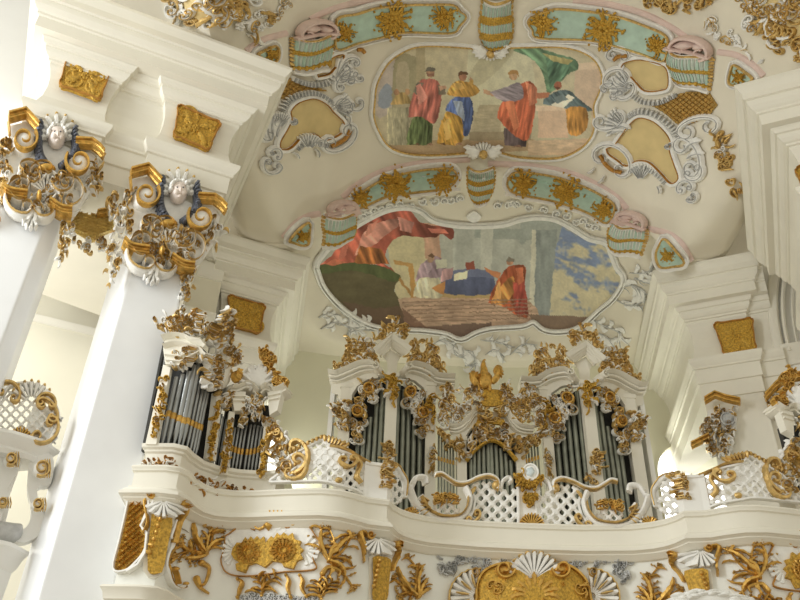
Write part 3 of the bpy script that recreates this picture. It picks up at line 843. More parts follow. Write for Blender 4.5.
# arms, feet, hair and small folds of the figures
for q, col in (([(150, 365), (165, 358), (175, 366)], (120, 84, 60)), ([(195, 365), (212, 356), (220, 366)], (176, 128, 98)), ([(290, 362), (315, 356), (320, 366)], (176, 128, 98)), ([(236, 360), (258, 356), (262, 366)], (110, 80, 56)), ([(490, 372), (520, 364), (530, 374)], (150, 110, 86)),
               ([(238, 160), (262, 158), (268, 168), (244, 176)], (200, 150, 116)), ([(340, 150), (352, 132), (360, 140), (356, 165)], (206, 156, 70)), ([(342, 140), (350, 128), (356, 136)], (190, 140, 104)), ([(196, 118), (200, 126), (222, 126), (226, 116)], (150, 104, 80)), ([(640, 160), (650, 172), (668, 168)], (120, 70, 50)),
               ([(160, 160), (175, 150), (200, 200), (170, 230)], (226, 140, 122)), ([(470, 215), (500, 210), (520, 300), (500, 320)], (226, 122, 76)), ([(290, 150), (320, 150), (330, 170), (295, 175)], (222, 172, 82)), ([(255, 290), (275, 270), (282, 340), (262, 350)], (226, 178, 84)), ([(640, 200), (670, 190), (690, 205), (650, 222)], (116, 134, 134))):
    p(q, col, .08)
O1 = [(374, 100), (376, 84), (385, 66), (397, 55), (415, 47), (440, 46), (470, 48), (483, 50), (500, 48), (530, 47), (560, 47), (580, 51), (595, 60), (602, 75), (600, 90), (594, 105), (595, 120), (592, 135), (580, 148), (557, 157), (520, 156), (495, 150), (480, 150), (465, 152), (430, 154), (405, 152), (388, 145), (378, 130), (373, 115)]
pt, ol = painting_mesh('upper_painting', 7, 15.85, O1, P1, lambda x, y: ((x-370)*3.478, (y-40)*3.478), 300, 180, 'upper ceiling painting of robed figures standing by a desk under a green curtain', 'painting', .03)
f = MB(); rim(f, CN, grow(ol, 2.2), 2.2, .06, .03); f.build('stucco_frame', M_OW, pt)
f = MB(); rim(f, CN, grow(ol, .4), 1.1, .05, .06); f.build('gilt_fillet', M_GL, pt)
for cx_, cy_, sg in ((483, 150, 1), (490, 50, -1)):
    f = MB()
    for sx in (-1, 1):
        for k in range(4): leaf(f, CN, (cx_+sx*4, cy_), (pi if sx < 0 else 0)-sx*(-.5+.35*k)*-1, 17-2*k, 3., .07, sx*.6, .1)
    shell(f, CN, (cx_, cy_+4*sg), 2, 13, -pi/2*sg-1., -pi/2*sg+1., 7, .07, .1); f.build('frame_shell', M_OW, pt)
    f = MB(); blob(f, CN, (cx_, cy_+2), 4.5, 4.5, .14, .16, 10, 3); f.build('gilt_boss', M_GL, pt)
# --- lower scene
P2 = Painting((168, 168, 154))
p = P2.poly
p([(200, 60), (310, 60), (310, 235), (225, 235)], (196, 182, 136)); p([(360, 50), (600, 40), (590, 280), (360, 180)], (168, 170, 158), .03, 90, .12)
p([(410, 66), (625, 70), (620, 96), (410, 90)], (150, 156, 146)); p([(425, 60), (455, 60), (450, 165), (425, 165)], (182, 182, 168))
p([(596, 40), (780, 90), (780, 185), (640, 310), (575, 275)], (116, 134, 172), -1)
p([(520, 45), (612, 40), (606, 100), (596, 100), (585, 70), (545, 72), (530, 100), (518, 100)], (152, 158, 150)); p([(547, 70), (606, 70), (586, 275), (538, 275)], (138, 146, 142), .05, 90, .25); p([(545, 70), (556, 70), (551, 275), (538, 275)], (196, 192, 170))
p([(290, 55), (326, 55), (332, 138), (294, 138)], (196, 148, 118), .06)
p([(42, 158), (75, 130), (110, 88), (150, 55), (190, 35), (250, 18), (278, 48), (300, 58), (350, 63), (364, 75), (356, 94), (335, 80), (320, 88), (290, 88), (240, 85), (215, 100), (200, 130), (196, 148), (215, 160), (234, 182), (220, 187), (180, 152), (120, 157), (60, 168)], (184, 84, 62), .24, 60, .16)
p([(150, 75), (210, 45), (240, 50), (200, 85), (160, 115), (130, 130)], (208, 132, 112), .2, 50, .2); p([(230, 40), (270, 52), (262, 78), (235, 70)], (202, 128, 112), .2); p([(140, 108), (190, 114), (212, 150), (128, 152)], (186, 104, 44), .28, 70, .3)
p([(40, 156), (120, 148), (200, 158), (234, 184), (220, 215), (246, 262), (100, 256), (60, 208)], (98, 88, 56), .05, 0, .12); p([(40, 156), (130, 148), (210, 163), (237, 182), (215, 192), (130, 166), (50, 174)], (88, 98, 52), .06); p([(100, 240), (180, 255), (248, 252), (262, 310), (200, 305), (140, 282)], (106, 82, 60))
p([(230, 232), (460, 225), (545, 242), (552, 300), (380, 326), (300, 306), (255, 292)], (188, 152, 122), .09, 2, .42); p([(240, 252), (305, 305), (250, 310)], (134, 98, 76)); p([(250, 300), (450, 288), (450, 330), (250, 330)], (122, 96, 80))
p([(538, 270), (700, 275), (620, 312), (560, 306)], (134, 108, 86))
p([(330, 215), (445, 218), (448, 232), (330, 230)], (186, 154, 96)); p([(333, 185), (360, 165), (440, 165), (458, 190), (448, 222), (330, 218)], (84, 92, 126), .1, 90, .2); p([(335, 182), (360, 165), (440, 165), (456, 184), (400, 180)], (104, 112, 146)); p([(362, 175), (396, 167), (392, 186), (362, 191)], (228, 218, 178)); p([(390, 148), (410, 143), (412, 163), (392, 166)], (152, 72, 52))
p([(254, 150), (266, 150), (274, 230), (262, 230)], (196, 142, 68)); p([(218, 140), (266, 149), (263, 158), (222, 152)], (196, 146, 74)); p([(234, 180), (262, 218), (262, 226), (232, 190)], (176, 128, 62))
p([(268, 228), (285, 178), (322, 178), (338, 222), (310, 232)], (214, 204, 166), .16, 80, .3); p([(272, 192), (285, 152), (320, 132), (344, 150), (332, 182), (290, 182)], (164, 134, 146), .16, 70, .3); p([(308, 208), (342, 190), (338, 224)], (202, 132, 66)); p([(335, 165), (362, 158), (356, 186), (330, 192)], (196, 146, 148), .12); P2.disc(308, 139, 8, (186, 144, 110)); p([(318, 140), (345, 138), (345, 160), (322, 162)], (192, 190, 164))
p([(443, 242), (465, 190), (490, 158), (526, 153), (532, 180), (526, 222), (538, 273), (510, 272), (480, 252)], (196, 88, 46), .22, 80, .28); p([(448, 242), (475, 200), (500, 178), (506, 210), (480, 248)], (214, 138, 58), .22, 60, .3); p([(502, 195), (529, 190), (537, 273), (506, 266)], (178, 68, 52), .18, 95, .35); P2.disc(494, 146, 8, (190, 132, 96)); p([(485, 143), (490, 133), (505, 138), (503, 148)], (132, 122, 104)); p([(433, 158), (472, 172), (468, 187), (437, 168)], (206, 126, 74))
for q, col in (([(292, 150), (300, 146), (312, 160), (300, 176)], (190, 160, 172)), ([(286, 190), (300, 186), (304, 224), (290, 226)], (232, 224, 190)), ([(462, 200), (470, 190), (474, 230), (456, 240)], (226, 160, 80)), ([(508, 160), (524, 158), (528, 190), (514, 200)], (216, 110, 66)), ([(450, 244), (456, 240), (462, 252)], (150, 100, 70)), ([(505, 270), (515, 268), (516, 278)], (150, 100, 70)),
               ([(300, 132), (308, 126), (317, 132), (312, 138)], (120, 84, 56)), ([(100, 105), (118, 88), (108, 130), (88, 150)], (204, 104, 80)), ([(60, 150), (80, 138), (110, 146), (80, 156)], (206, 104, 70)), ([(160, 60), (185, 46), (170, 76), (150, 90)], (212, 128, 104)), ([(300, 66), (340, 68), (350, 78), (310, 78)], (206, 108, 84))):
    p(q, col, .08)
for k in range(6): p([(240+6*k, 240+9*k), (545, 232+9*k), (545, 234.5+9*k), (240+6*k, 242.5+9*k)], (150, 116, 92))
O2 = ZP(Z6, [(42, 157), (58, 128), (85, 100), (130, 66), (180, 38), (215, 25), (250, 22), (280, 30), (310, 52), (360, 63), (420, 66), (480, 62), (520, 50), (560, 45), (600, 50), (640, 70), (680, 95), (718, 105), (728, 125), (742, 160), (757, 185), (735, 225), (700, 255), (668, 285), (640, 300), (605, 305), (575, 300), (550, 282), (520, 292), (450, 297), (410, 308), (378, 323), (345, 310), (300, 303), (250, 300), (200, 297), (150, 282), (100, 247), (60, 202)])
pt, ol = painting_mesh('lower_painting', 15.95, 21.3, O2, P2, lambda x, y: ((x-300)*2.353, (y-200)*2.353), 400, 230, 'lower ceiling painting of a harp player beside a blue table under a red curtain', 'painting', .03)
f = MB(); rim(f, CAP, grow(ol, 2.), 2.4, .08, .02, True, 8); f.build('stucco_frame', M_OW, pt)
f = MB(); rim(f, CAP, grow(ol, 5.6), .7, .05, .05, True, 5); f.build('frame_fillet', M_OW, pt)
# white band with rocaille between lower arch and lower painting
bt = thing('rocaille_band', 'white band of raised scrollwork between the lower arch and the painting below', 'stucco ornament', CAP(480, 200))
b = MB()
top = ZP(ZC, [(300, 240), (350, 222), (420, 198), (520, 180), (640, 168), (720, 165)])+ZP(ZD, [(95, 176), (140, 176), (270, 200), (370, 230), (430, 255), (490, 295)])
q = [tuple(v) for v in spl(top, 5)]
g = MB(); rd = random.Random(5)
for i in range(3, len(q)-3, 2):
    x, y = q[i]; 
    scroll(b, CAP, (x-3.5, y+8+rd.uniform(-1, 3)), (x+3.5, y+5+rd.uniform(0, 5)), rd.choice((-1, 1))*.5, 1.0, .05, .03, .28)
    leaf(g, CAP, (x, y+8), rd.uniform(-.6, .6)+(pi if rd.random() < .5 else 0), 6, 1., .03, rd.uniform(-1.5, 1.5), .03, 2, 6, 4)
b.build('raised_scrolls', M_OW, bt); g.build('shaded_leaves', M_OG, bt)
b = MB(); pl = closed(ZP(ZC, [(775, 238), (805, 262), (775, 285), (745, 262)]), 3); slab(b, CAP, pl, .06, .02); b.build('lozenge', M_OW, bt)
# grey-white plumes beside and below the lower painting
def plume(name, label, M, strokes, seed, c0=.03):
    t = thing(name, label, 'stucco ornament', M(*strokes[0][0])); rd = random.Random(seed)
    a = MB(); b = MB()
    for s in strokes:
        q = [tuple(v) for v in spl(s, 6)]
        tube(b, M, q, taper(1.0, .3), .035, c0, 5)
        for i in range(2, len(q)-1, 2):
            d = atan2(q[i][1]-q[i-1][1], q[i][0]-q[i-1][0])
            leaf(a, M, q[i], d+rd.choice((-1, 1))*rd.uniform(.6, 1.1), rd.uniform(9, 14), 2.3, .03, rd.choice((-1, 1))*rd.uniform(1.2, 2.4), c0-.01, 2, 9, 5)
            if rd.random() < .5: leaf(b, M, (q[i][0]+1.2, q[i][1]+1.2), d+rd.choice((-1, 1))*rd.uniform(.4, .9), rd.uniform(7, 12), .45, .02, rd.uniform(-1.4, 1.4), c0+.02, 1, 7, 4)
    a.build('white_leaves', M_OW, t); b.build('grey_outlines', M_GP, t)
plume('stucco_plume', 'white stucco plume with grey outlines under the left end of the lower painting', CAP, [ZP(ZG, [(160, 240), (190, 280), (240, 310), (320, 335)]), ZP(ZG, [(80, 300), (120, 280), (180, 290)]), ZP(ZG, [(90, 350), (150, 320), (230, 345), (330, 360)]), ZP(ZG, [(200, 390), (230, 350), (300, 340)])], 3)
plume('stucco_plume', 'white stucco plume with grey outlines beside the right end of the lower painting', CAP, [ZP(ZH, [(640, 150), (690, 140), (740, 165), (745, 200)]), ZP(ZH, [(630, 200), (680, 220), (730, 210)]), ZP(ZH, [(520, 270), (570, 300), (640, 330), (630, 370)]), ZP(ZH, [(545, 330), (590, 350), (620, 390)])], 4)
plume('stucco_scroll', 'pair of white stucco scrolls with grey outlines at the foot of the lower painting', CAP, [ZP(ZG, [(700, 400), (680, 440), (700, 470), (730, 455)]), ZP(ZG, [(590, 420), (640, 400), (700, 440)]), ZP(ZH, [(10, 400), (50, 410), (60, 450), (20, 460)]), ZP(ZH, [(80, 360), (150, 370), (220, 390)]), ZP(ZH, [(200, 420), (250, 380), (310, 380)]), ZP(ZH, [(100, 420), (140, 400), (180, 430)])], 5)
plume('stucco_plume', 'small white leaf tuft on the frame end beside the lower right bracket', CAP, [ZP(ZH, [(680, 90), (740, 90), (780, 70)]), ZP(ZH, [(700, 110), (750, 130)])], 6)
# ------------------------------------------------------------------ cartouches at both sides of the upper painting
def teeth(mb, M, pts, L, w, h, c0=.04, n=None):
    q = [tuple(v) for v in spl(pts, 8)]
    d = 0; last = q[0]
    for i in range(1, len(q)-1):
        d += sqrt((q[i][0]-last[0])**2+(q[i][1]-last[1])**2); last = q[i]
        if d > w*2.5:
            d = 0; tx, ty = q[i+1][0]-q[i-1][0], q[i+1][1]-q[i-1][1]; l = sqrt(tx*tx+ty*ty); nx, ny = -ty/l, tx/l
            tube(mb, M, [(q[i][0]+nx*L*k, q[i][1]+ny*L*k) for k in (-.5, 0, .4, .5)], w, h, c0, 5)
def cartouche(name, label, M, field, teethp, scrolls, leaves, shells, weave=None, bar=None, tl=5.):
    c = (sum(p[0] for p in field)/len(field), sum(p[1] for p in field)/len(field))
    t = thing(name, label, 'cartouche', M(*c)); ol = closed(field, 4)
    b = MB(); fillplate(b, M, ol, .02, .01, 2.); b.build('ochre_field', M_OC, t)
    b = MB(); g = MB(); s_ = MB()
    rim(b, M, grow(ol, 2.2), 2.6, .07, .03); rim(g, M, grow(ol, .2), .6, .05, .06)
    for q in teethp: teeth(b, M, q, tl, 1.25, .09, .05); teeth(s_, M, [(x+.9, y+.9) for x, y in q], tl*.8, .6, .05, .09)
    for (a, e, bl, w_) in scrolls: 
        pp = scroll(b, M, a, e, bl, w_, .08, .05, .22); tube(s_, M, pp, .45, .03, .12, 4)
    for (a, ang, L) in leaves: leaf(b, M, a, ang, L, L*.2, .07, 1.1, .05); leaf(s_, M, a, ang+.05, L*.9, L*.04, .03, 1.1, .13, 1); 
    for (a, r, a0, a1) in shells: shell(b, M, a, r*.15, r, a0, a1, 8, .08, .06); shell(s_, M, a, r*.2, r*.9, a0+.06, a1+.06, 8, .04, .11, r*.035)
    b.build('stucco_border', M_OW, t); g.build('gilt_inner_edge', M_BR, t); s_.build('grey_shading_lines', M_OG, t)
    if weave:
        b = MB(); fillplate(b, M, weave, .03, .01, 1.5); b.build('woven_ground', M_WV, t)
        b = MB(); lattice(b, M, weave, 4., .45, .03, .05, 38, False); b.build('gilt_trellis', M_GL, t)
    if bar:
        b = MB(); tube(b, M, [tuple(v) for v in spl(bar, 6)], 2.1, .05, .1); b.build('brown_inlay', M_BR, t)
    return t
cartouche('ochre_cartouche', 'large ochre stucco cartouche left of the upper painting with toothed grey-white border', CN,
    ZP(ZE, [(155, 470), (150, 430), (190, 360), (210, 310), (205, 270), (240, 230), (290, 210), (340, 205), (400, 235), (440, 280), (490, 330), (480, 380), (430, 410), (380, 420), (350, 395), (310, 390), (260, 410), (220, 450), (190, 470)]),
    [ZP(ZE, [(150, 270), (190, 205), (260, 175), (330, 170), (400, 200), (440, 250)]), ZP(ZE, [(230, 470), (280, 430), (340, 430), (390, 450)])],
    [(ZE(60, 420), ZE(140, 300), -.4, 3.5), (ZE(90, 480), ZE(140, 520), -.6, 3), (ZE(60, 530), ZE(150, 570), .5, 2.4), (ZE(380, 460), ZE(550, 350), .32, 3.2), (ZE(440, 230), ZE(530, 260), -.5, 3.2), (ZE(520, 240), ZE(590, 210), .5, 2.4), (ZE(200, 330), ZE(230, 310), .5, 1.5), (ZE(400, 450), ZE(345, 440), .5, 2)],
    [(ZE(120, 400), -1.6, 22), (ZE(100, 390), -1.9, 24), (ZE(90, 420), -2.3, 14), (ZE(340, 470), .9, 9), (ZE(220, 490), .4, 8), (ZE(500, 270), .9, 14), (ZE(520, 330), 1.3, 12), (ZE(470, 250), .1, 12)],
    [(ZE(430, 250), 20, -.9, .5), (ZE(140, 360), 17, -2.2, -.9), (ZE(300, 470), 16, 3.9, 5.6)],
    ZP(ZE, [(150, 196), (175, 150), (205, 92), (330, 130), (410, 165), (320, 160), (240, 180), (185, 212)]), ZP(ZE, [(420, 452), (470, 430), (505, 400), (522, 368)]))
cartouche('ochre_cartouche', 'small ochre stucco cartouche between the upper left bracket and the upper painting', CN,
    ZP(ZE, [(350, 85), (365, 40), (400, 5), (450, -25), (490, -30), (470, 10), (440, 40), (410, 70)]),
    [ZP(ZE, [(200, 85), (250, 110), (320, 125), (400, 115), (440, 70)])],
    [(ZE(450, 110), ZE(500, 20), .4, 3.5), (ZE(480, 40), ZE(570, 0), -.4, 3.2), (ZE(450, 150), ZE(540, 90), -.4, 3.5), (ZE(540, 60), ZE(590, 100), .4, 2.5)],
    [(ZE(470, 80), -1., 18), (ZE(500, 100), -.7, 16), (ZE(460, 60), -1.3, 18)], [(ZE(440, 100), 22, -1.5, .2)], None, ZP(ZE, [(560, -60), (585, -60), (600, -45)]))
cartouche('ochre_cartouche', 'large ochre stucco cartouche right of the upper painting with toothed grey-white border', CN,
    ZP(ZF, [(110, 392), (140, 380), (170, 340), (200, 300), (240, 270), (300, 285), (350, 330), (370, 370), (365, 400), (385, 460), (400, 510), (370, 530), (330, 490), (280, 445), (230, 440), (190, 460), (150, 435), (118, 412)]),
    [ZP(ZF, [(190, 265), (240, 240), (310, 255), (370, 300), (400, 345)]), ZP(ZF, [(200, 480), (250, 460), (310, 490), (350, 530)])],
    [(ZF(60, 400), ZF(200, 490), -.4, 3.2), (ZF(400, 350), ZF(470, 500), -.3, 3.8), (ZF(430, 500), ZF(495, 460), .5, 3), (ZF(400, 560), ZF(460, 540), -.5, 3), (ZF(60, 290), ZF(180, 260), .3, 3), (ZF(350, 385), ZF(375, 370), .5, 1.6), (ZF(400, 330), ZF(560, 290), -.25, 3.2), (ZF(440, 600), ZF(470, 570), .5, 2)],
    [(ZF(150, 300), -.2, 16), (ZF(130, 330), -.6, 16), (ZF(120, 280), .2, 14), (ZF(430, 400), -1., 20), (ZF(440, 430), -.7, 18), (ZF(320, 540), .9, 9), (ZF(60, 470), 2.2, 9), (ZF(100, 500), 1.9, 10)],
    [(ZF(190, 300), 22, 2.6, 4.2), (ZF(250, 520), 18, 3.9, 5.5)],
    ZP(ZF, [(280, 215), (380, 180), (440, 165), (520, 170), (552, 220), (520, 262), (410, 310), (340, 250)]), ZP(ZF, [(85, 415), (105, 450), (135, 475), (172, 485)]))
cartouche('ochre_cartouche', 'small ochre stucco cartouche between the upper right bracket and the upper painting', CN,
    ZP(ZF, [(170, 62), (230, 38), (300, 48), (350, 72), (358, 140), (330, 158), (265, 160), (225, 122)]),
    [ZP(ZF, [(205, 170), (250, 200), (320, 205), (400, 170)])],
    [(ZF(100, 130), ZF(200, 100), -.4, 3.2), (ZF(110, 20), ZF(200, 20), -.4, 2.8), (ZF(150, 180), ZF(220, 130), .4, 3.2), (ZF(90, 140), ZF(150, 190), -.5, 2.4)],
    [(ZF(180, 140), 3.4, 17), (ZF(180, 170), 2.8, 15), (ZF(200, 110), 3.9, 15)], [(ZF(210, 150), 22, 2.5, 4.3)], None, ZP(ZF, [(138, 36), (160, 22), (195, 20)]))
# dome-edge clusters cut by the top of the photo
def cluster(name, label, M, poly, s, seed, n, field=None, gold=.45, loc=None, h=.07):
    c = (sum(p[0] for p in poly)/len(poly), sum(p[1] for p in poly)/len(poly))
    t = thing(name, label, 'stucco ornament', M(*c))
    if field:
        b = MB(); fillplate(b, M, closed(field, 4), .02, .01, 2.); b.build('ochre_field', M_OC, t)
    a = MB(); b = MB(); rocaille(a, b, M, poly, s, seed, n, h, .03, gold); a.build('white_scrolls', M_OW, t); b.build('gilt_scrolls', M_GL, t)
    return t
cluster('dome_rocaille', 'white and gold scroll cluster at the top edge above the big left cornice', CN, [(160, -8), (245, -8), (268, 18), (250, 34), (225, 30), (195, 26), (165, 8)], 12, 11, 46, [(163, -6), (205, -6), (212, 12), (200, 24), (178, 12)])
cluster('dome_rocaille', 'white and gold scroll cluster with ochre field in the upper right corner', CN, [(733, -8), (808, -8), (808, 62), (785, 55), (770, 40), (748, 28), (735, 14)], 12, 12, 52, [(760, -6), (806, -6), (806, 46), (785, 32), (765, 14)])
cluster('dome_garland', 'gilt leaf garland on the vault at the top edge right of the upper arch key', CN, [(650, -6), (716, -6), (712, 4), (690, 11), (660, 9)], 8, 13, 26, None, .9)
cluster('gilt_garland', 'hanging gilt leaf garland beside the large right ochre cartouche', CN, [(714, 128), (724, 128), (733, 170), (742, 190), (737, 200), (726, 176)], 7, 14, 34, None, .85)
cluster('dome_garland', 'pale grey leaf spray painted between the upper right bracket and the corner cluster', CN, [(700, 14), (730, 20), (742, 40), (768, 62), (748, 58), (720, 42)], 7, 15, 22, None, .05, h=.03)
cluster('dome_garland', 'pale grey leaf spray at the top edge between left cluster and upper arch', CN, [(250, 10), (282, -4), (296, 4), (272, 24), (256, 28)], 7, 16, 16, None, .05, h=.03)
# ================================================================== piers with capitals, trellis, gallery
ZK = Zm(100, 150, 3.529)
def pier_shaft(s_in, s_out, t, chl=.3, chr_=0.):
    """faces of a free-standing pier in the block frame; s_in is the side nearer the nave"""
    pl = [(s_in+chr_, 0), (s_out-chl*.85, 0), (s_out, -.7), (s_out, -1.15), (s_out-.2, -1.3), (s_in+.1, -1.3), (s_in, -1.2)]
    if chr_: pl.append((s_in, -.22))
    mb = MB(); n = len(pl); zs = [0, .05, 11.03]
    vs = [Vector((bp(A1, s, d).x, bp(A1, s, d).y, z)) for z in (0, 11.03) for s, d in pl]
    mb.add(vs, [(i, (i+1) % n, n+(i+1) % n, n+i) for i in range(n)]+[tuple(range(n))[::-1], tuple(range(n, 2*n))])
    o = mb.build('shaft', M_ST, t, smooth=False)
    bv = o.modifiers.new('soft_edges', 'BEVEL'); bv.width = .035; bv.segments = 3; bv.limit_method = 'ANGLE'; bv.angle_limit = radians(25)
    return pl
def gbar(mb, M, pts, w, h, c0):
    """gilt moulding with a stepped section"""
    tube(mb, M, pts, w, h, c0, 4); tube(mb, M, [(x, y-w*.55) for x, y in pts], w*.5, h*1.25, c0+.02, 6); tube(mb, M, [(x, y+w*.6) for x, y in pts], w*.38, h*.9, c0, 6)
def capital(t, M0, dx, dy, seed):
    Mo = Vert((M0.p0[0]+NN.x*.16, M0.p0[1]+NN.y*.16), NN)
    def M(px, py, c=0.): return Mo(px, py, c-.16)
    def z(X, Y): p = ZK(X, Y); return (p[0]+dx, p[1]+dy)
    def Q(*a): return [z(*p) for p in a]
    core = MB(); slab(core, M, Q((112, 100), (170, 85), (215, 130), (345, 190), (400, 195), (428, 225), (400, 330), (330, 430), (250, 405), (165, 372), (92, 345), (100, 200)), .10, .0)
    cap = core.build('capital', M_OW, t)
    g = MB(); gbar(g, M, Q((106, 92), (166, 76), (186, 98), (212, 128)), 3.4, .10, .22); gbar(g, M, Q((340, 180), (398, 183), (424, 202), (440, 222)), 3.4, .10, .22)
    gbar(g, M, Q((106, 98), (110, 145)), 1.5, .06, .18); g.build('gilt_abacus', M_GD, cap)
    for c, a0, tr, rr in (((160, 172), -.6, 1.5, 46), ((352, 252), pi+.6, -1.5, 48)):
        v = MB(); cc = z(*c); blob(v, M, cc, rr/3.53, rr/3.9, .22, .1, 14, 4); v.build('volute', M_OW, cap)
        v = MB(); tube(v, M, spiral(cc, rr/3.4, 2.5, a0, tr, 30), tail(1.7, .45), .07, .28, 6); v.build('gilt_volute_spiral', M_GD, cap)
    # cherub
    h = MB(); hc = z(275, 158); blob(h, M, hc, 8.6, 9.6, .2, .16, 18, 8)
    for ox, oy, rx, ry, hh, cc in ((-3.4, 3, 3, 3, .035, .325), (3.6, 3, 3, 3, .035, .325), (.2, 1.6, 1.2, 2.3, .035, .35), (.2, 6.4, 2.4, 1.6, .035, .30), (0, -4.6, 6, 3.6, .03, .30), (-2.8, -1.9, 1.9, .7, .02, .34), (3, -1.9, 1.9, .7, .02, .34)): blob(h, M, (hc[0]+ox, hc[1]+oy), rx, ry, hh, cc, 8, 3)
    tube(h, M, [(hc[0]-1.5, hc[1]+4.4), (hc[0]+.2, hc[1]+4.8), (hc[0]+1.8, hc[1]+4.4)], .45, .02, .335, 5); ch = h.build('cherub_head', M_SK, cap)
    e = MB()
    for sx in (-2.8, 3.): blob(e, M, (hc[0]+sx, hc[1]-.6), 1.0, .6, .012, .348, 6, 2)
    e.build('eyes', M_BK, ch)
    hr = MB(); rd = random.Random(seed)
    for k in range(15): 
        a = pi+pi*k/14; blob(hr, M, (hc[0]+8.6*cos(a), hc[1]-1.5+8.6*sin(a)), 2.5, 2.5, .1, .2+rd.uniform(0, .07), 7, 3)
    hr.build('curls', M_OW, ch)
    for sg, pts in ((-1, [(248, 252), (226, 215), (218, 170), (226, 118)]), (1, [(284, 252), (318, 225), (334, 190), (330, 140)])):
        w = MB(); q = [tuple(v) for v in spl(Q(*pts), 5)]; rw = random.Random(seed+sg)
        for i, p in enumerate(q):
            base = pi if sg < 0 else 0; f = i/(len(q)-1)
            for r_ in range(3):
                a = base-sg*(-.9+1.6*f)+rw.uniform(-.25, .25)
                leaf(w, M, (p[0]+sg*1.3*r_, p[1]), a, 6.0-1.0*r_+rw.uniform(-1, 1.5), 1.7, .05, sg*rw.uniform(-.2, .9), .10+.05*(2-r_)+.004*i, 2, 7, 5)
        tube(w, M, q, 2.2, .07, .16); w.build('wing', M_BK, cap, label='dark slate-blue feathered wing beside the cherub head')
    s = MB(); s2 = MB()
    for k in range(9):
        a = -pi*.98+pi*.96*k/8; b0 = (hc[0]+9*cos(a), hc[1]+9*sin(a)-1); L = 10+7*sin(pi*k/8)
        leaf(s, M, b0, a, L, 2.5, .07, (k-4)*.25, .14, 3, 9); e_ = (b0[0]+L*.95*cos(a), b0[1]+L*.95*sin(a)); blob(s2, M, e_, 1.7, 1.3, .06, .15, 7, 2)
    s.build('shell_crest', M_OW, cap); s2.build('gilt_crest_tips', M_GL, cap)
    # lower rocaille
    a = MB(); b = MB()
    for p0, p1, bl, w in (((150, 300), (170, 430), .5, 2.4), ((300, 300), (330, 400), -.5, 2.4), ((180, 290), (260, 270), -.4, 2.2), ((190, 400), (270, 400), .5, 2.4), ((150, 250), (200, 320), -.5, 2), ((260, 330), (330, 300), .5, 2), ((130, 300), (150, 380), .4, 2)):
        q = scroll(a, M, z(*p0), z(*p1), bl, w, .12, .14, .22); tube(b, M, q, .32, .04, .265, 4)
    shell(a, M, z(235, 350), 4, 16, -pi*.9, -pi*.1, 8, .12, .16); shell(a, M, z(190, 430), 2, 11, pi*.3, pi*1.1, 5, .1, .14)
    for an in (1.9, 1.3, 2.4, .7): leaf(a, M, z(195, 405), an, 15, 2.6, .09, .8, .14)
    rocaille(a, b, M, Q((140, 240), (320, 290), (330, 400), (200, 420), (140, 370)), 6.5, seed+1, 54, .1, .12, .2)
    a.build('white_rocaille', M_OW, cap); b.build('gilt_rocaille', M_GL, cap)
    g = MB(); gbar(g, M, [tuple(v) for v in spl(Q((82, 335), (110, 358), (170, 368)), 5)], 3.6, .16, .16); gbar(g, M, [tuple(v) for v in spl(Q((248, 392), (290, 418), (328, 424)), 5)], 3.6, .16, .16)
    blob(g, M, z(238, 268), 10, 4, .12, .2, 10, 3); blob(g, M, z(212, 372), 3, 5, .15, .25, 8, 3); g.build('gilt_astragal', M_GD, cap)
    # side pieces and drops
    for k, (poly, drop) in enumerate(((Q((12, 165), (60, 140), (120, 150), (115, 280), (50, 270)), Q((25, 285), (110, 270), (85, 400), (24, 500))), (Q((355, 240), (420, 232), (440, 290), (420, 340), (340, 340)), Q((285, 425), (345, 380), (335, 500), (282, 600))))):
        a = MB(); b = MB(); rocaille(a, b, M, poly, 6, seed+5+k, 34, .12, .02, .28); rocaille(a, b, M, drop, 4.6, seed+8+k, 34, .08, .02, .45)
        a.build('side_scrolls', M_OW, cap); b.build('gilt_side_leaves', M_GL, cap)
    return cap
t = thing('pier', 'tall white marble pier left of the organ side tower, with cherub capital', 'pier', (-6.3, 11, 0))
pier_shaft(.98, 2.1, t); capital(t, FM, 0, 0, 101)
t = thing('pier', 'white pier at the left edge of the photo, its cherub capital higher up', 'pier', (-8.4, 10.2, 0))
pier_shaft(3.06, 4.15, t, .2, .18); capital(t, FM, -121.5, -55, 131)
# gilt trellis swag between the piers
FB = Vert(bp(A1, 0, -.45), NN)
t = thing('trellis_swag', 'gilt trellis swag with white fringe hanging between the two pier capitals', 'swag', FB(88, 225))
pl = [(64, 206), (80, 214), (98, 216), (113, 216), (114, 231), (104, 236), (92, 243), (80, 236), (68, 230)]
b = MB(); lattice(b, FB, pl, 3.0, .5, .05, .04, 20, False); b.build('trellis', M_YG, t)
b = MB(); slab(b, FB, pl, .02, 0); b.build('trellis_ground', M_YG, t)
b = MB(); gbar(b, FB, [(96, 219), (106, 217), (116, 213)], 2.6, .1, .1); gbar(b, FB, [(64, 207), (70, 211)], 2.4, .1, .1); b.build('gilt_bar', M_GD, t)
a = MB(); b = MB(); rocaille(a, b, FB, [(66, 230), (80, 236), (92, 243), (106, 236), (108, 250), (90, 256), (72, 246)], 5, 77, 26, .06, .0, .2); a.build('white_fringe', M_OW, t); b.build('gilt_fringe', M_GL, t)
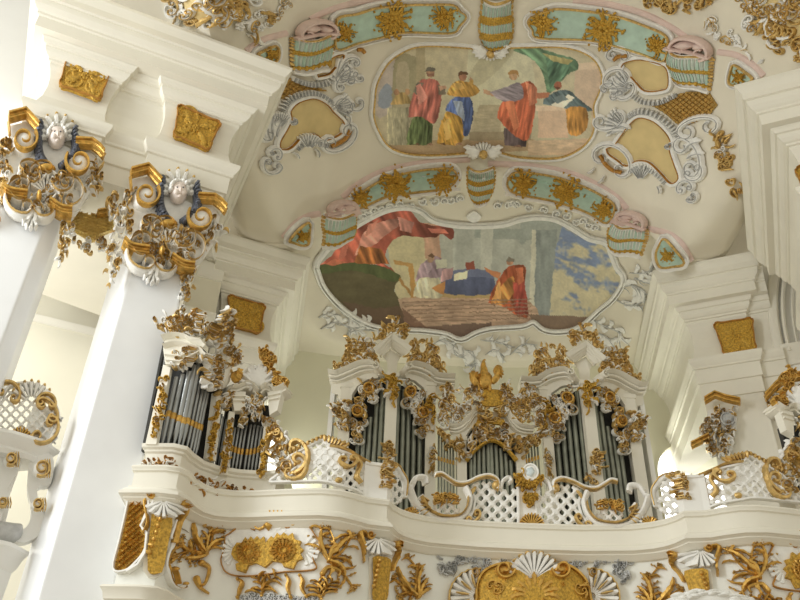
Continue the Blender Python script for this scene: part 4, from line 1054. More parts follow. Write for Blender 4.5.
# ------------------------------------------------------------------ gallery at the lower left
ZN = Zm(0, 380, 2.727); GMp = Vert(bp(A1, 0, -.5), NN)
def gp(s, d=-.5): q = bp(A1, s, d); return (q.x, q.y)
def gz(X, Y): return GMp(*ZN(X, Y)).z
t = thing('gallery', 'small white balcony between the piers at the lower left edge', 'gallery', (gp(3.)[0], gp(3.)[1], 4))
zt = gz(60, 165); zb = gz(60, 215)
gpath = [gp(4.6, -.5), gp(2.75, -.42), gp(2.45, -.5), gp(2.25, -.75)]
b = MB(); sweep(b, [(-.4, zb), (.02, zb), (.05, zb+.06), (.03, zb+.1), (.1, zb+.16), (.14, zt-.07), (.2, zt-.04), (.21, zt), (-.4, zt)], gpath); b.build('gallery_cornice', M_PW, t)
z2 = gz(40, 455); z3 = gz(40, 515)
b = MB(); sweep(b, [(-.5, z3-.35), (.0, z3-.35), (.02, z3), (.08, z3+.05), (.14, z2-.1), (.2, z2-.05), (.2, z2), (-.5, z2)], gpath); b.build('gallery_ledge', M_PW, t)
b = MB(); b2 = MB()
for s_ in (2.62, 3.22, 3.9):
    c = bp(A1, s_, -.62)
    for k in range(9):
        f = k/8; zz = z2+(zb-z2)*f; d = -.62+.09*sin(f*2*pi)
        q = bp(A1, s_, d); box(b, (q.x, q.y, zz), (.085-.02*sin(pi*f), .10, (zb-z2)/15), (U.x, U.y))
b.build('gallery_posts', M_PW, t)
GPo = Vert(bp(A1, 0, -.62), NN)
for pl_ in ([(82, 195), (142, 212), (138, 285), (104, 296), (104, 335), (118, 365), (112, 420), (66, 446), (36, 436), (78, 395), (84, 345), (74, 300)], [(-20, 190), (44, 200), (40, 262), (22, 300), (24, 350), (6, 400), (-20, 400)]):
    b = MB(); slab(b, GPo, closed([ZN(*q) for q in pl_], 4), .16, -.1); b.build('gallery_post', M_PW, t)
for nm, c, r in (('console', (28, 228), 20), ('console', (112, 252), 26), ('console', (100, 350), 18), ('console', (6, 345), 14)):
    p = ZN(*c); b = MB(); g = MB(); blob(b, GMp, p, r/2.7, r/3.1, .14, .06, 14, 4)
    tube(g, GMp, spiral(p, r/2.9, 1.6, 2.2, -1.6, 22), 1.1, .06, .17); 
    for k in range(3): tube(g, GMp, [(p[0]+3+2.2*k, p[1]-r/3.2), (p[0]+4+2.2*k, p[1]+1), (p[0]+3+2.2*k, p[1]+r/3.)], .75, .06, .16)
    o = b.build('console', M_PW, t); g.build('gilt_bands', M_GL, o)
b = MB(); pl = [ZN(*q) for q in ((-30, 380), (5, 385), (40, 390), (62, 395), (58, 425), (30, 440), (-30, 435))]; plate(b, GMp, closed(pl, 3), .1, -.1, .12); b.build('grey_vase', M_OG, t, label='grey-blue vase form on the balcony ledge')
t = thing('gallery_balustrade', 'white trellis balustrade with gold shell at the lower left edge', 'balustrade', GMp(*ZN(60, 160)))
GB2 = Vert(bp(A1, 0, -.42), NN)
pl = closed([ZN(*q) for q in ((-40, 40), (0, 48), (25, 22), (60, 12), (100, 20), (135, 58), (158, 90), (148, 140), (122, 178), (60, 165), (0, 152), (-40, 145))], 3)
b = MB(); lattice(b, GB2, pl, 7.4, 1.25, .035, .02, 45, True); b.build('trellis', M_PW, t)
b = MB(); rim(b, GB2, pl, 2.2, .06, .02); b.build('balustrade_frame', M_PW, t)
g = MB(); shell(g, GB2, ZN(55, 165), 1, 11, -pi*.98, -pi*.02, 9, .06, .06); g.build('gilt_shell', M_GD, t)
g = MB(); w_ = MB()
for p0, p1, bl in (((100, 65), (150, 75), -.5), ((-10, 30), (50, 60), -.5), ((90, 170), (150, 110), .4), ((105, 60), (150, 120), -.3)): scroll(g, GB2, ZN(*p0), ZN(*p1), bl, 1.9, .08, .06, .2)
g.build('gilt_scrolls', M_GL, t); shell(w_, GB2, ZN(85, 70), 8, 22, -pi*.85, -pi*.15, 7, .08, .05); w_.build('shell_crest', M_OW, t)
g = MB()
for k in range(7):
    a = -pi*.85+pi*.7*(k+.5)/7; blob(g, GB2, (ZN(85, 70)[0]+22*cos(a), ZN(85, 70)[1]+22*sin(a)), 1.8, 1.8, .08, .07, 7, 3)
g.build('gilt_crest_edge', M_GL, t)
t = thing('gallery_post', 'white faceted end post of the lower left balcony against the tall pier', 'post', GMp(*ZN(160, 150)))
b = MB(); zz0, zz1 = zt, gz(170, 92)
sweep(b, [(-.12, zz0), (.0, zz0), (.0, zz1-.08), (.04, zz1-.05), (.05, zz1), (-.12, zz1)], [gp(2.6, -.4), gp(2.42, -.42), gp(2.22, -.68)]); b.build('post_body', M_PW, t, smooth=False)
b = MB(); lattice(b, GB2, [ZN(*q) for q in ((155, 100), (172, 104), (150, 185), (136, 172))], 5, .9, .03, .05, 45, False); b.build('post_trellis', M_OG, t)
# ================================================================== organ loft front
half = [(-5.58, 11.2), (-5.52, 10.24), (-5.1, 10.2), (-4.93, 10.24), (-4.85, 10.36), (-4.8, 10.62), (-4.70, 10.82), (-4.55, 10.95), (-4.3, 11.0), (-4.0, 10.97), (-3.5, 10.86), (-3.05, 10.79), (-2.8, 10.82), (-2.6, 10.93), (-2.42, 11.06),
        (-2.13, 11.12), (-2.06, 11.30), (-1.95, 11.46), (-1.78, 11.60), (-1.5, 11.72), (-.8, 11.82)]
PP = half+[(0, 11.84)]+[(-x, y) for x, y in half[::-1]]
LP = thing('loft_parapet', 'curved white parapet of the organ loft with moulded cornice, across the whole photo', 'parapet', (0, 11.8, 5))
b = MB(); sweep(b, [(-.35, 5.98), (-.02, 6.0), (.035, 6.0), (.05, 5.97), (.03, 5.94), (.03, 5.925), (.0, 5.91), (0, 5.715), (.03, 5.71), (.03, 5.685), (.06, 5.67), (.085, 5.64), (.085, 5.625), (.12, 5.615), (.12, 5.575), (.09, 5.565), (.06, 5.545), (.06, 5.53), (.02, 5.50), (-.01, 5.47), (-.03, 5.455), (-.35, 5.455)], PP)
b.build('loft_cornice', M_PL, LP)
b = MB(); sweep(b, [(-.35, 5.46), (-.06, 5.46), (-.06, 4.34), (-.35, 4.34)], PP); b.build('loft_face', M_FR, LP)
b = MB(); sweep(b, [(-.35, 4.42), (.06, 4.42), (.08, 4.39), (.04, 4.34), (.02, 4.26), (-.06, 4.22), (-.06, 4.0), (-.12, 3.95), (-.35, 3.95)], PP); b.build('lower_moulding', M_PL, LP)
b = MB(); n = len(PP)
vs = [Vector((p[0]*.99, yy, z)) for z in (5.2, 5.3) for p in PP for yy in (p[1]+.3, 21.2)]
fs = []
for i in range(n-1):
    a = 2*i; c = 2*n+2*i; fs += [(a, a+1, a+3, a+2), (c, c+2, c+3, c+1)]
b.add(vs, fs); b.build('loft_floor', M_FL, LP, smooth=False)
MF = Path(PP[1:-1], -.06); MBa = Path(PP[1:-1], -.05)
ZQ = Zm(100, 430, 3.53); ZR = Zm(270, 430, 3.53); ZS = Zm(430, 450, 4); ZT = Zm(600, 450, 4); ZU = Zm(230, 490, 5.4545); ZV = Zm(380, 460, 5); ZW = Zm(530, 460, 5)
mirrors = []
def later(o, label, group=None): mirrors.append((o, label, group))
# --- left bay cartouche
t = thing('parapet_cartouche', 'white shell cartouche with twin gilt fans on the left bay of the loft front', 'cartouche', MF(270, 555))
ol = closed(ZP(ZU, [(-30, 260), (0, 240), (40, 212), (90, 195), (130, 222), (170, 200), (200, 150), (300, 150), (290, 190), (320, 212), (360, 182), (420, 190), (460, 240), (490, 300), (455, 370), (470, 430), (400, 445), (300, 450), (150, 470), (30, 470), (-30, 440), (-50, 380), (-30, 320)]), 4)
b = MB(); plate(b, MF, ol, .02, .0, .03); b.build('shell_field', M_OW, t)
b = MB(); rim(b, MF, ol, .75, .03, .02); b.build('gilt_outline', M_BR, t)
b = MB(); shell(b, MF, ZU(400, 330), 6, 16, -1.2, 1.5, 7, .03, .03); shell(b, MF, ZU(40, 340), 6, 16, 2., 4.4, 7, .03, .03); shell(b, MF, ZU(210, 270), 8, 20, -2.9, -.3, 9, .03, .02); b.build('shell_ribs', M_OW, t)
ol = ZP(ZU, [(15, 362), (22, 330), (45, 298), (70, 300), (92, 268), (105, 285), (125, 264), (140, 282), (160, 262), (175, 282), (196, 264), (203, 300), (236, 262), (250, 275), (268, 244), (285, 262), (305, 242), (325, 262), (350, 245), (360, 280), (396, 290), (385, 315), (408, 335), (390, 355), (406, 385), (375, 395), (352, 440), (300, 428), (290, 405), (240, 398), (200, 432), (150, 408), (110, 420), (92, 460), (42, 445), (38, 415), (60, 405), (28, 385)])
b = MB(); slab(b, MF, ol, .06, .03); g = b.build('gilt_fans', M_GM, t)
b = MB(); rd = random.Random(9)
for cx_, cy_ in ((110, 350), (300, 340)):
    for k in range(3): tube(b, MF, spiral(ZU(cx_, cy_), 3+4*k, 3+4*k+.1, 0, 1, 22), .6, .025, .09, 5)
    for k in range(16):
        a = 2*pi*k/16; leaf(b, MF, (ZU(cx_, cy_)[0]+5*cos(a), ZU(cx_, cy_)[1]+4*sin(a)), a, 9, 1.1, .025, rd.uniform(-.8, .8), .09, 2, 7, 4)
b.build('fan_relief', M_GD, g)
b = MB(); blob(b, MF, ZU(214, 202), 4.5, 4.5, .09, .03, 8, 3, 4, .2); scroll(b, MF, ZU(150, 215), ZU(195, 140), .4, 1.3, .05, .03, .2); scroll(b, MF, ZU(285, 175), ZU(360, 190), -.4, 1.2, .05, .03, .2)
tube(b, MF, ZP(ZU, [(190, 150), (215, 138), (260, 140), (312, 150)]), 2.2, .06, .04); [tube(b, MF, ZP(ZU, [(230+22*k, 128), (236+22*k, 160)]), .9, .05, .09) for k in range(4)]
b.build('gilt_crown', M_GD, t); later(t, 'white shell cartouche with twin gilt fans at the right edge of the loft front')
# --- row of gilt scrolls below it
t = thing('gilt_scroll_row', 'row of gilt scrolls and leaves below the left bay cartouche of the loft front', 'ornament', MF(275, 590))
for pts in ([(45, 490), (70, 510), (55, 550), (45, 590)], [(310, 470), (325, 500), (318, 540), (335, 590)], [(385, 470), (400, 500), (395, 540), (420, 585)]):
    b = MB(); q = [tuple(v) for v in spl(ZP(ZU, pts), 6)]; tube(b, MF, q, taper(2.4, .4), taper(.06, .4), .03, 7); blob(b, MF, q[0], 2., 2., .06, .03, 8, 3); blob(b, MF, q[-1], 2.2, 2., .06, .03, 8, 3); b.build('s_scroll', M_GD, t)
b = MB(); foliage(b, MF, ZU(178, 585), ZU(150, 485), 1., 9, 4, .05, .02, random.Random(2)); foliage(b, MF, ZU(180, 560), ZU(262, 475), 1., 8, 4, .05, .02, random.Random(3)); foliage(b, MF, ZU(500, 600), ZU(480, 500), 1., 9, 4, .05, .02, random.Random(4)); foliage(b, MF, ZU(505, 580), ZU(560, 500), 1., 9, 4, .05, .02, random.Random(4)); b.build('gilt_leaves', M_GD, t)
b = MB(); rd = random.Random(6)
for k in range(16): x = 60+26*k; scroll(b, MF, ZU(x, 600), ZU(x+26, 575+rd.uniform(-12, 12)), rd.choice((-1, 1))*.5, 1., .03, .01, .25)
b.build('grey_wave_scrolls', M_OG, t); later(t, 'row of gilt scrolls and leaves below the right bay cartouche of the loft front')
# --- gilt plants
def plant(label, base, tips, seed, scr=None, mirror=None, size=13, flw=True):
    t = thing('gilt_plant', label, 'ornament', MF(*base)); rd = random.Random(seed)
    g = MB(); f = MB()
    for k, tp in enumerate(tips):
        if k % 2 == 0: 
            leaf(g, MF, base, atan2(tp[1]-base[1], tp[0]-base[0])-.35, sqrt((tp[0]-base[0])**2+(tp[1]-base[1])**2), 2.4, .07, .9, .02, 5, 12, 6)
        else: foliage(g, MF, base, tp, 1.1, size*.75, 4, .045, .02, rd, f)
    blob(g, MF, base, 3.2, 3., .08, .02, 8, 3, 5, .2); g.build('gilt_leaves', M_GD, t); f.build('gilt_berries_blossoms', M_GL, t)  # second mesh: berries along the twigs, a flower at each tip
    if scr:
        for pts in scr:
            s = MB(); q = [tuple(v) for v in spl(pts, 6)]; tube(s, MF, q, tail(3., .35), tail(.08, .4), .03, 7); blob(s, MF, q[0], 3.2, 3., .07, .03, 8, 3); s.build('gilt_scroll', M_GD, t)
    if mirror: later(t, mirror)
plant('gilt leaf spray between left pilasters and the left twin-fan cartouche', ZQ(372, 440), ZP(ZQ, [(320, 325), (280, 400), (400, 345), (430, 335), (290, 450), (255, 445), (440, 385), (385, 320)]), 21, [ZP(ZQ, [(352, 470), (385, 490), (372, 540), (350, 555)]), ZP(ZQ, [(335, 525), (350, 555), (385, 580)])], 'gilt leaf spray at the far right beyond the twin-fan cartouche')
plant('gilt leaf spray right of the left twin-fan cartouche', ZR(208, 462), ZP(ZR, [(180, 345), (205, 345), (305, 365), (285, 375), (265, 520), (290, 560), (240, 400), (185, 335)]), 22, [ZP(ZR, [(185, 510), (205, 488), (240, 500), (238, 520)])], 'gilt leaf spray left of the right twin-fan cartouche')
plant('thin gilt flowering branch left of the big central gilt cartouche', ZR(520, 590), ZP(ZR, [(560, 520), (480, 445), (570, 560), (430, 520), (440, 480), (520, 480), (540, 470), (450, 590)]), 23, None, 'thin gilt flowering branch right of the big central gilt cartouche', 10)
# --- pilasters on the front
def front_pilaster(label, shellc, strip, sl, srr, mirror):
    t = thing('parapet_pilaster', label, 'pilaster', MF(*shellc))
    b = MB(); q = grow(closed(strip, 3), 3.5); slab(b, MF, q, .05, -.01); b.build('pilaster_body', M_PL, t)
    b = MB(); slab(b, MF, closed(strip, 3), .03, .04); g = b.build('gilt_strip', M_GM, t)
    b = MB()
    for k in range(6):
        f = (k+.5)/6; a = strip[0]; c = strip[-1]; x = (strip[0][0]+strip[1][0])/2*(1-f)+(strip[-1][0]+strip[-2][0])/2*f; y = (strip[0][1]+strip[1][1])/2*(1-f)+(strip[-1][1]+strip[-2][1])/2*f
        blob(b, MF, (x, y), 2.2, 2.4, .05, .07, 8, 3)
    b.build('gilt_beads', M_GD, g)
    b = MB(); shell(b, MF, (shellc[0], shellc[1]-8), 2, 17, .25, pi-.25, 7, .09, .05); b.build('white_shell', M_OW, t)
    for pts in (sl, srr):
        s = MB(); q = [tuple(v) for v in spl(pts, 6)]; tube(s, MF, q, tail(2.3, .5), .07, .05, 7); blob(s, MF, q[0], 3.6, 3.4, .1, .05, 9, 3); tube(s, MF, spiral(q[0], 4.2, 1.2, 0, 1.3, 14), .8, .05, .12, 5); s.build('gilt_side_scroll', M_GD, t)
    later(t, mirror)
front_pilaster('white shell pilaster with gilt strip on the loft front, left of centre', ZR(378, 415), ZP(ZR, [(360, 455), (412, 460), (405, 530), (396, 600), (360, 600), (362, 530)]), ZP(ZR, [(350, 380), (310, 365), (325, 420), (330, 470)]), ZP(ZR, [(432, 405), (445, 435), (425, 470), (415, 500)]), 'white shell pilaster with gilt strip on the loft front, right of centre')
front_pilaster('white shell pilaster with beaded gilt strip beside the gilt scale panel', ZQ(225, 285), ZP(ZQ, [(188, 305), (242, 315), (228, 400), (205, 505), (168, 498), (178, 400)]), ZP(ZQ, [(190, 240), (165, 260), (175, 330), (160, 370)]), ZP(ZQ, [(278, 262), (285, 290), (262, 330), (245, 400)]), 'white shell pilaster with beaded gilt strip beyond the right bay')
t = thing('scale_panel', 'gilt fish-scale panel on the loft front against the tall left pier', 'panel', MF(125, 530))
ol = closed(ZP(ZQ, [(112, 222), (150, 215), (205, 228), (170, 290), (150, 345), (168, 380), (160, 430), (130, 470), (95, 498), (55, 492), (75, 400), (100, 290)]), 4)
b = MB(); slab(b, MF, ol, .04, 0); b.build('gilt_ground', M_GM, t)
b = MB(); lattice(b, MF, grow(ol, -1.5), 4.4, .7, .03, .05, 40, False); b.build('scale_lines', M_GD, t)
b = MB(); rim(b, MF, grow(ol, .8), 1.5, .06, .03); tube(b, MF, ZP(ZQ, [(178, 245), (175, 300), (150, 345), (172, 370), (165, 440), (140, 480), (100, 505)]), 1.8, .07, .03); b.build('white_frame', M_OW, t)
b = MB(); tube(b, MF, [tuple(v) for v in spl(ZP(ZQ, [(110, 220), (160, 228), (200, 232), (205, 245)]), 5)], 2.6, .08, .05); blob(b, MF, ZQ(198, 240), 3.5, 3.5, .1, .05, 9, 3); b.build('gilt_scroll', M_GD, t)
later(t, 'gilt fish-scale panel on the loft front, far right end')
t = thing('frame_scroll', 'white and gilt S-shaped frame scroll left of the gilt leaf spray on the loft front', 'ornament', MF(166, 560))
b = MB(); q = [tuple(v) for v in spl(ZP(ZQ, [(262, 320), (240, 380), (250, 390), (225, 470), (240, 540), (275, 560), (295, 545)]), 6)]; tube(b, MF, q, 1.5, .06, .02, 7); b.build('white_scroll', M_OW, t)
b = MB(); tube(b, MF, [(x+1.4, y) for x, y in q], .6, .05, .04, 5); blob(b, MF, q[-1], 3., 2.6, .07, .03, 8, 3); blob(b, MF, ZQ(255, 490), 2.4, 2.6, .07, .03, 8, 3); tube(b, MF, [tuple(v) for v in spl(ZP(ZQ, [(250, 485), (262, 510), (270, 545)]), 5)], 1.2, .06, .03); b.build('gilt_edge', M_GD, t)
later(t, 'white and gilt S-shaped frame scroll on the loft front, far right')
# --- big central cartouche
t = thing('central_cartouche', 'large domed gilt cartouche under a white shell at the centre bottom of the loft front', 'cartouche', MF(533, 590))
ol = closed(ZP(ZS, [(190, 720), (182, 600), (186, 540), (212, 492), (262, 466), (318, 462), (340, 500), (400, 516), (480, 500), (512, 464), (570, 478), (622, 530), (642, 600), (640, 720)]), 4)
b = MB(); plate(b, MF, ol, .05, .01, .16); g = b.build('gilt_dome', M_GM, t)
b = MB(); rim(b, MF, ol, 2., .09, .03)
for c, a0, tr in ((ZS(290, 492), 0, 1.3), (ZS(520, 490), pi, -1.3)): blob(b, MF, c, 10, 7, .12, .08, 12, 4); tube(b, MF, spiral(c, 10, 2, a0, tr, 24), 1.5, .07, .18, 6)
rocaille(b, b, MF, ZP(ZS, [(215, 590), (225, 530), (280, 500), (340, 530), (480, 530), (560, 500), (610, 540), (625, 600), (600, 680), (240, 680)]), 8, 33, 46, .05, .12, 1., .6)
for k in range(9):
    a = -pi*.95+pi*.9*k/8; leaf(b, MF, (ZS(410, 600)[0]+10*cos(a), ZS(410, 600)[1]+7*sin(a)), a, 18, 3, .06, (k-4)*.3, .15, 3, 9)
b.build('gilt_scrolls', M_GD, t)
b = MB(); shell(b, MF, ZS(412, 525), 3, 26, -pi*.97, -pi*.03, 11, .12, .08); b.build('white_shell', M_OW, t)
b = MB()
for k in range(11):
    a = -pi*.97+pi*.94*(k+.5)/11; blob(b, MF, (ZS(412, 525)[0]+26.5*cos(a), ZS(412, 525)[1]+26.5*sin(a)), 3, 1.8, .08, .1, 7, 3)
b.build('gilt_shell_edge', M_GL, t)
for sx, c, a0, a1 in ((-1, ZS(185, 590), pi*.75, pi*1.55), (1, ZS(645, 590), -pi*.55, pi*.25)):
    b = MB(); shell(b, MF, c, 4, 27, a0, a1, 9, .07, .03); b.build('side_shell', M_OW, t)
    b = MB(); rim(b, MF, [(c[0]+28*cos(a0+(a1-a0)*k/20), c[1]+28*sin(a0+(a1-a0)*k/20)+(1.2 if k % 2 else 0)) for k in range(21)], 1., .05, .05, False)
    for k in range(4): a = a0+(a1-a0)*(k+.7)/4.5; tube(b, MF, [(c[0]+r*cos(a), c[1]+r*sin(a)) for r in (9, 15, 22)], taper(1.3, .3), .05, .08)
    tube(b, MF, spiral((c[0]+sx*2, c[1]-24), 5, 1.5, pi/2, 1.4*sx, 16), 1., .06, .06, 5); b.build('gilt_shell_ridges', M_GL, t)
b = MB(); rd = random.Random(31)
for poly in (ZP(ZS, [(10, 470), (60, 430), (190, 415), (320, 425), (300, 460), (200, 470), (120, 450), (70, 500), (30, 560)]), ZP(ZS, [(520, 430), (680, 430), (790, 440), (800, 520), (770, 560), (740, 480), (640, 460), (560, 465)])):
    rocaille(b, b, MF, poly, 7, rd.randint(0, 99), 34, .03, .005, 0)
b.build('grey_leaves', M_OG, t)
# ------------------------------------------------------------------ balustrade
def rail(mw, mg, M, pts, w, h, c0=.0, edge=1):
    q = [tuple(v) for v in spl(pts, 6)]; tube(mw, M, q, w, h, c0, 8)
    if mg is not None: tube(mg, M, [(x, y+edge*w*.75) for x, y in q], w*.3, h*1.1, c0+.02, 6)
    return q
LG = 'trellis bays of the loft balustrade'
# wing section
t = thing('balustrade_bay', 'balustrade bay with gilt flame crest left of the faceted loft post', 'balustrade', MBa(320, 470), LG)
ol = closed(ZP(ZR, [(0, 186), (40, 150), (62, 105), (92, 84), (130, 64), (165, 44), (190, 36), (212, 62), (250, 76), (290, 92), (346, 126), (348, 232), (300, 212), (230, 192), (180, 182), (80, 184)]), 3)
b = MB(); lattice(b, MBa, ol, 7.2, 1.7, .03, 0, 45, True); b.build('trellis', M_OW, t)
b = MB(); slab(b, MBa, closed(ZP(ZR, [(70, 170), (90, 110), (150, 70), (200, 65), (245, 85), (250, 130), (215, 140), (180, 120), (150, 145), (110, 175)]), 3), .03, -.01); b.build('solid_panel', M_OW, t)
b = MB(); rim(b, MBa, ol, 1.7, .05, 0); b.build('frame', M_OW, t)
b = MB()
for k in range(9):
    f = k/8; x = 62+118*f; y = 92-55*f; leaf(b, MBa, ZR(x, y), -1.9+.6*f, 5.5, 1.5, .05, 1.2, .02, 1, 7, 5)
for k in range(7): f = k/6; leaf(b, MBa, ZR(195+60*f, 45+20*f), -1.4+.9*f, 8, 1.8, .05, -.9, .02, 2, 7, 5)
b.build('gilt_flame_crest', M_GL, t)
b = MB(); scroll(b, MBa, ZR(65, 172), ZR(112, 92), .45, 2.3, .07, .03, .22); scroll(b, MBa, ZR(245, 110), ZR(300, 100), .5, 2., .07, .03, .2); tube(b, MBa, [tuple(v) for v in spl(ZP(ZR, [(285, 95), (312, 125), (300, 165), (315, 190)]), 5)], 2., .07, .03); blob(b, MBa, ZR(240, 180), 3.4, 3., .08, .02, 8, 3)
rail(b, None, MBa, ZP(ZR, [(210, 60), (260, 70), (310, 100), (350, 122)]), 1., .07, .03); b.build('gilt_scrolls', M_GL, t)
later(t, 'balustrade bay with gilt flame crest right of the faceted loft post, near the bright window', LG)
# faceted post
t = thing('balustrade_post', 'plain white faceted post on the loft rail left of centre', 'post', MBa(378, 480))
z0 = 6.0; z1 = MBa(*ZR(380, 122)).z
b = MB(); sweep(b, [(-.22, z0), (.0, z0), (.0, z1-.05), (.025, z1-.04), (.03, z1), (-.22, z1+.01)], [(-2.48, 11.03), (-2.40, 11.07), (-2.14, 11.13), (-2.09, 11.24)]); b.build('post_body', M_PW, t, smooth=False)
b = MB(); rocaille(b, b, MBa, ZP(ZR, [(390, 150), (405, 120), (425, 110), (415, 190), (395, 215)]), 4, 5, 26, .06, .03, 1.); b.build('gilt_leaf_strip', M_GL, t); later(t, 'plain white faceted post on the loft rail right of centre, before the bright window')
# scroll section
t = thing('balustrade_scroll', 'large white C-scroll with gilt ribs on the loft balustrade left of centre', 'balustrade', MBa(430, 505))
b = MB(); lattice(b, MBa, closed(ZP(ZV, [(40, 22), (80, 52), (100, 120), (115, 205), (60, 222), (35, 190)]), 3), 6.6, 1.5, .03, 0, 52, True); lattice(b, MBa, closed(ZP(ZV, [(265, 225), (330, 215), (395, 235), (400, 285), (320, 300), (280, 285)]), 3), 6.6, 1.6, .03, 0, 45, True); b.build('trellis', M_OW, t)
b = MB(); g = MB()
rail(b, g, MBa, ZP(ZV, [(38, 15), (75, 35), (105, 75), (125, 120), (120, 190)]), 1.9, .06, 0, -1)
q = rail(b, None, MBa, ZP(ZV, [(150, 140), (175, 95), (215, 95), (225, 125)]), 2.8, .09, .03)
rail(b, None, MBa, ZP(ZV, [(140, 130), (165, 200), (210, 260), (270, 298), (330, 306), (400, 296), (438, 250), (446, 190), (425, 140)]), 3.0, .09, .02)
rail(g, None, MBa, ZP(ZV, [(195, 190), (225, 245), (280, 280), (330, 290), (395, 282), (428, 240), (434, 195)]), .8, .06, .09)
shell(b, MBa, ZV(260, 240), 6, 17, 2.3, 4.1, 6, .08, .0)
for k in range(5): a = 2.4+.34*k; tube(g, MBa, [(ZV(265, 235)[0]+r*cos(a), ZV(265, 235)[1]+r*.9*sin(a)) for r in (8, 12, 15.5)], taper(1.1, .4), .05, .07)
b.build('white_scroll', M_OW, t); g.build('gilt_ribs', M_GL, t)
b = MB(); shell(b, MBa, ZV(145, 280), 1, 8, -pi*.9, -pi*.02, 8, .06, .03); b.build('gilt_shell', M_GD, t)
b = MB(); rocaille(b, b, MBa, ZP(ZV, [(265, 185), (300, 165), (345, 175), (385, 190), (390, 220), (320, 222), (275, 220)]), 4.5, 8, 30, .07, .02, 1.); b.build('gilt_crown', M_GD, t)
later(t, 'large white C-scroll with gilt ribs on the loft balustrade below the right organ tower')
# central bays
t = thing('balustrade_bay', 'wave-topped trellis balustrade bay left of the oval medallion', 'balustrade', MBa(485, 500), LG)
ol = closed(ZP(ZV, [(452, 150), (490, 112), (550, 110), (600, 140), (640, 150), (680, 150), (682, 322), (560, 320), (432, 318), (468, 230)]), 3)
b = MB(); lattice(b, MBa, ol, 8.2, 1.95, .03, 0, 45, True); tube(b, MBa, ZP(ZV, [(690, 130), (692, 330)]), 1.6, .05, 0); tube(b, MBa, ZP(ZV, [(455, 150), (475, 200), (465, 260), (430, 320)]), 1.6, .05, 0); b.build('trellis', M_OW, t)
b = MB(); g = MB(); rail(b, g, MBa, ZP(ZV, [(275, 75), (305, 72), (340, 95), (380, 118), (430, 118), (490, 92), (545, 82), (585, 105), (588, 150)]), 2.3, .07, .02, 1); rail(b, None, MBa, ZP(ZV, [(600, 150), (612, 110), (640, 92), (655, 108), (640, 120)]), 2., .07, .02); b.build('wave_rail', M_OW, t)
blob(g, MBa, ZV(580, 130), 4.5, 5, .08, .02, 9, 3); scroll(g, MBa, ZV(430, 312), ZV(495, 262), .3, 1.8, .06, .03, .2); leaf(g, MBa, ZV(455, 175), -1.2, 9, 2, .05, .6, .03); g.build('gilt_edge', M_GL, t)
later(t, 'wave-topped trellis balustrade bay right of the oval medallion', LG)
t = thing('balustrade_medallion', 'white oval medallion with gilt frame on the middle of the loft balustrade', 'medallion', MBa(530, 490))
b = MB(); slab(b, MBa, closed(ZP(ZV, [(700, 110), (790, 110), (800, 200), (795, 325), (705, 325), (695, 200)]), 3), .03, -.02); b.build('white_panel', M_OW, t)
b = MB(); blob(b, MBa, ZV(748, 72), 8, 8.4, .06, .05, 18, 4); rim(b, MBa, polar(ZV(748, 72), lambda a: (7.6*cos(a), 8*sin(a)), 24), 1.3, .05, .06); b.build('oval', M_PW, t)
b = MB(); blob(b, MBa, ZV(748, 72), 4.6, 5, .05, .09, 14, 3, 5, .12); b.build('blue_centre', M_MED, t)
b = MB(); rocaille(b, b, MBa, ZP(ZV, [(682, 85), (705, 70), (715, 105), (748, 122), (785, 105), (795, 75), (815, 90), (800, 130), (750, 150), (700, 130)]), 5, 12, 44, .07, .03, 1., .6); plate(b, MBa, closed(ZP(ZV, [(690, 95), (715, 100), (748, 118), (785, 100), (808, 95), (790, 130), (750, 145), (705, 130)]), 3), .04, .02, .03); b.build('gilt_collar', M_GM, t)
b = MB(); rocaille(b, b, MBa, ZP(ZV, [(725, 170), (775, 170), (790, 195), (760, 240), (735, 240), (712, 195)]), 4, 13, 24, .07, .03, 1., .5); plate(b, MBa, closed(ZP(ZV, [(730, 172), (772, 172), (782, 198), (752, 235), (720, 198)]), 3), .04, .02, .03); b.build('gilt_pendant', M_GM, t)
b = MB(); shell(b, MBa, ZV(755, 335), 2, 12.5, -pi*.99, -pi*.01, 11, .07, .03); b.build('gilt_shell', M_GD, t)
for o, lb, gr in mirrors: mirror_tree(o, lb, None, gr)
mirrors.clear()
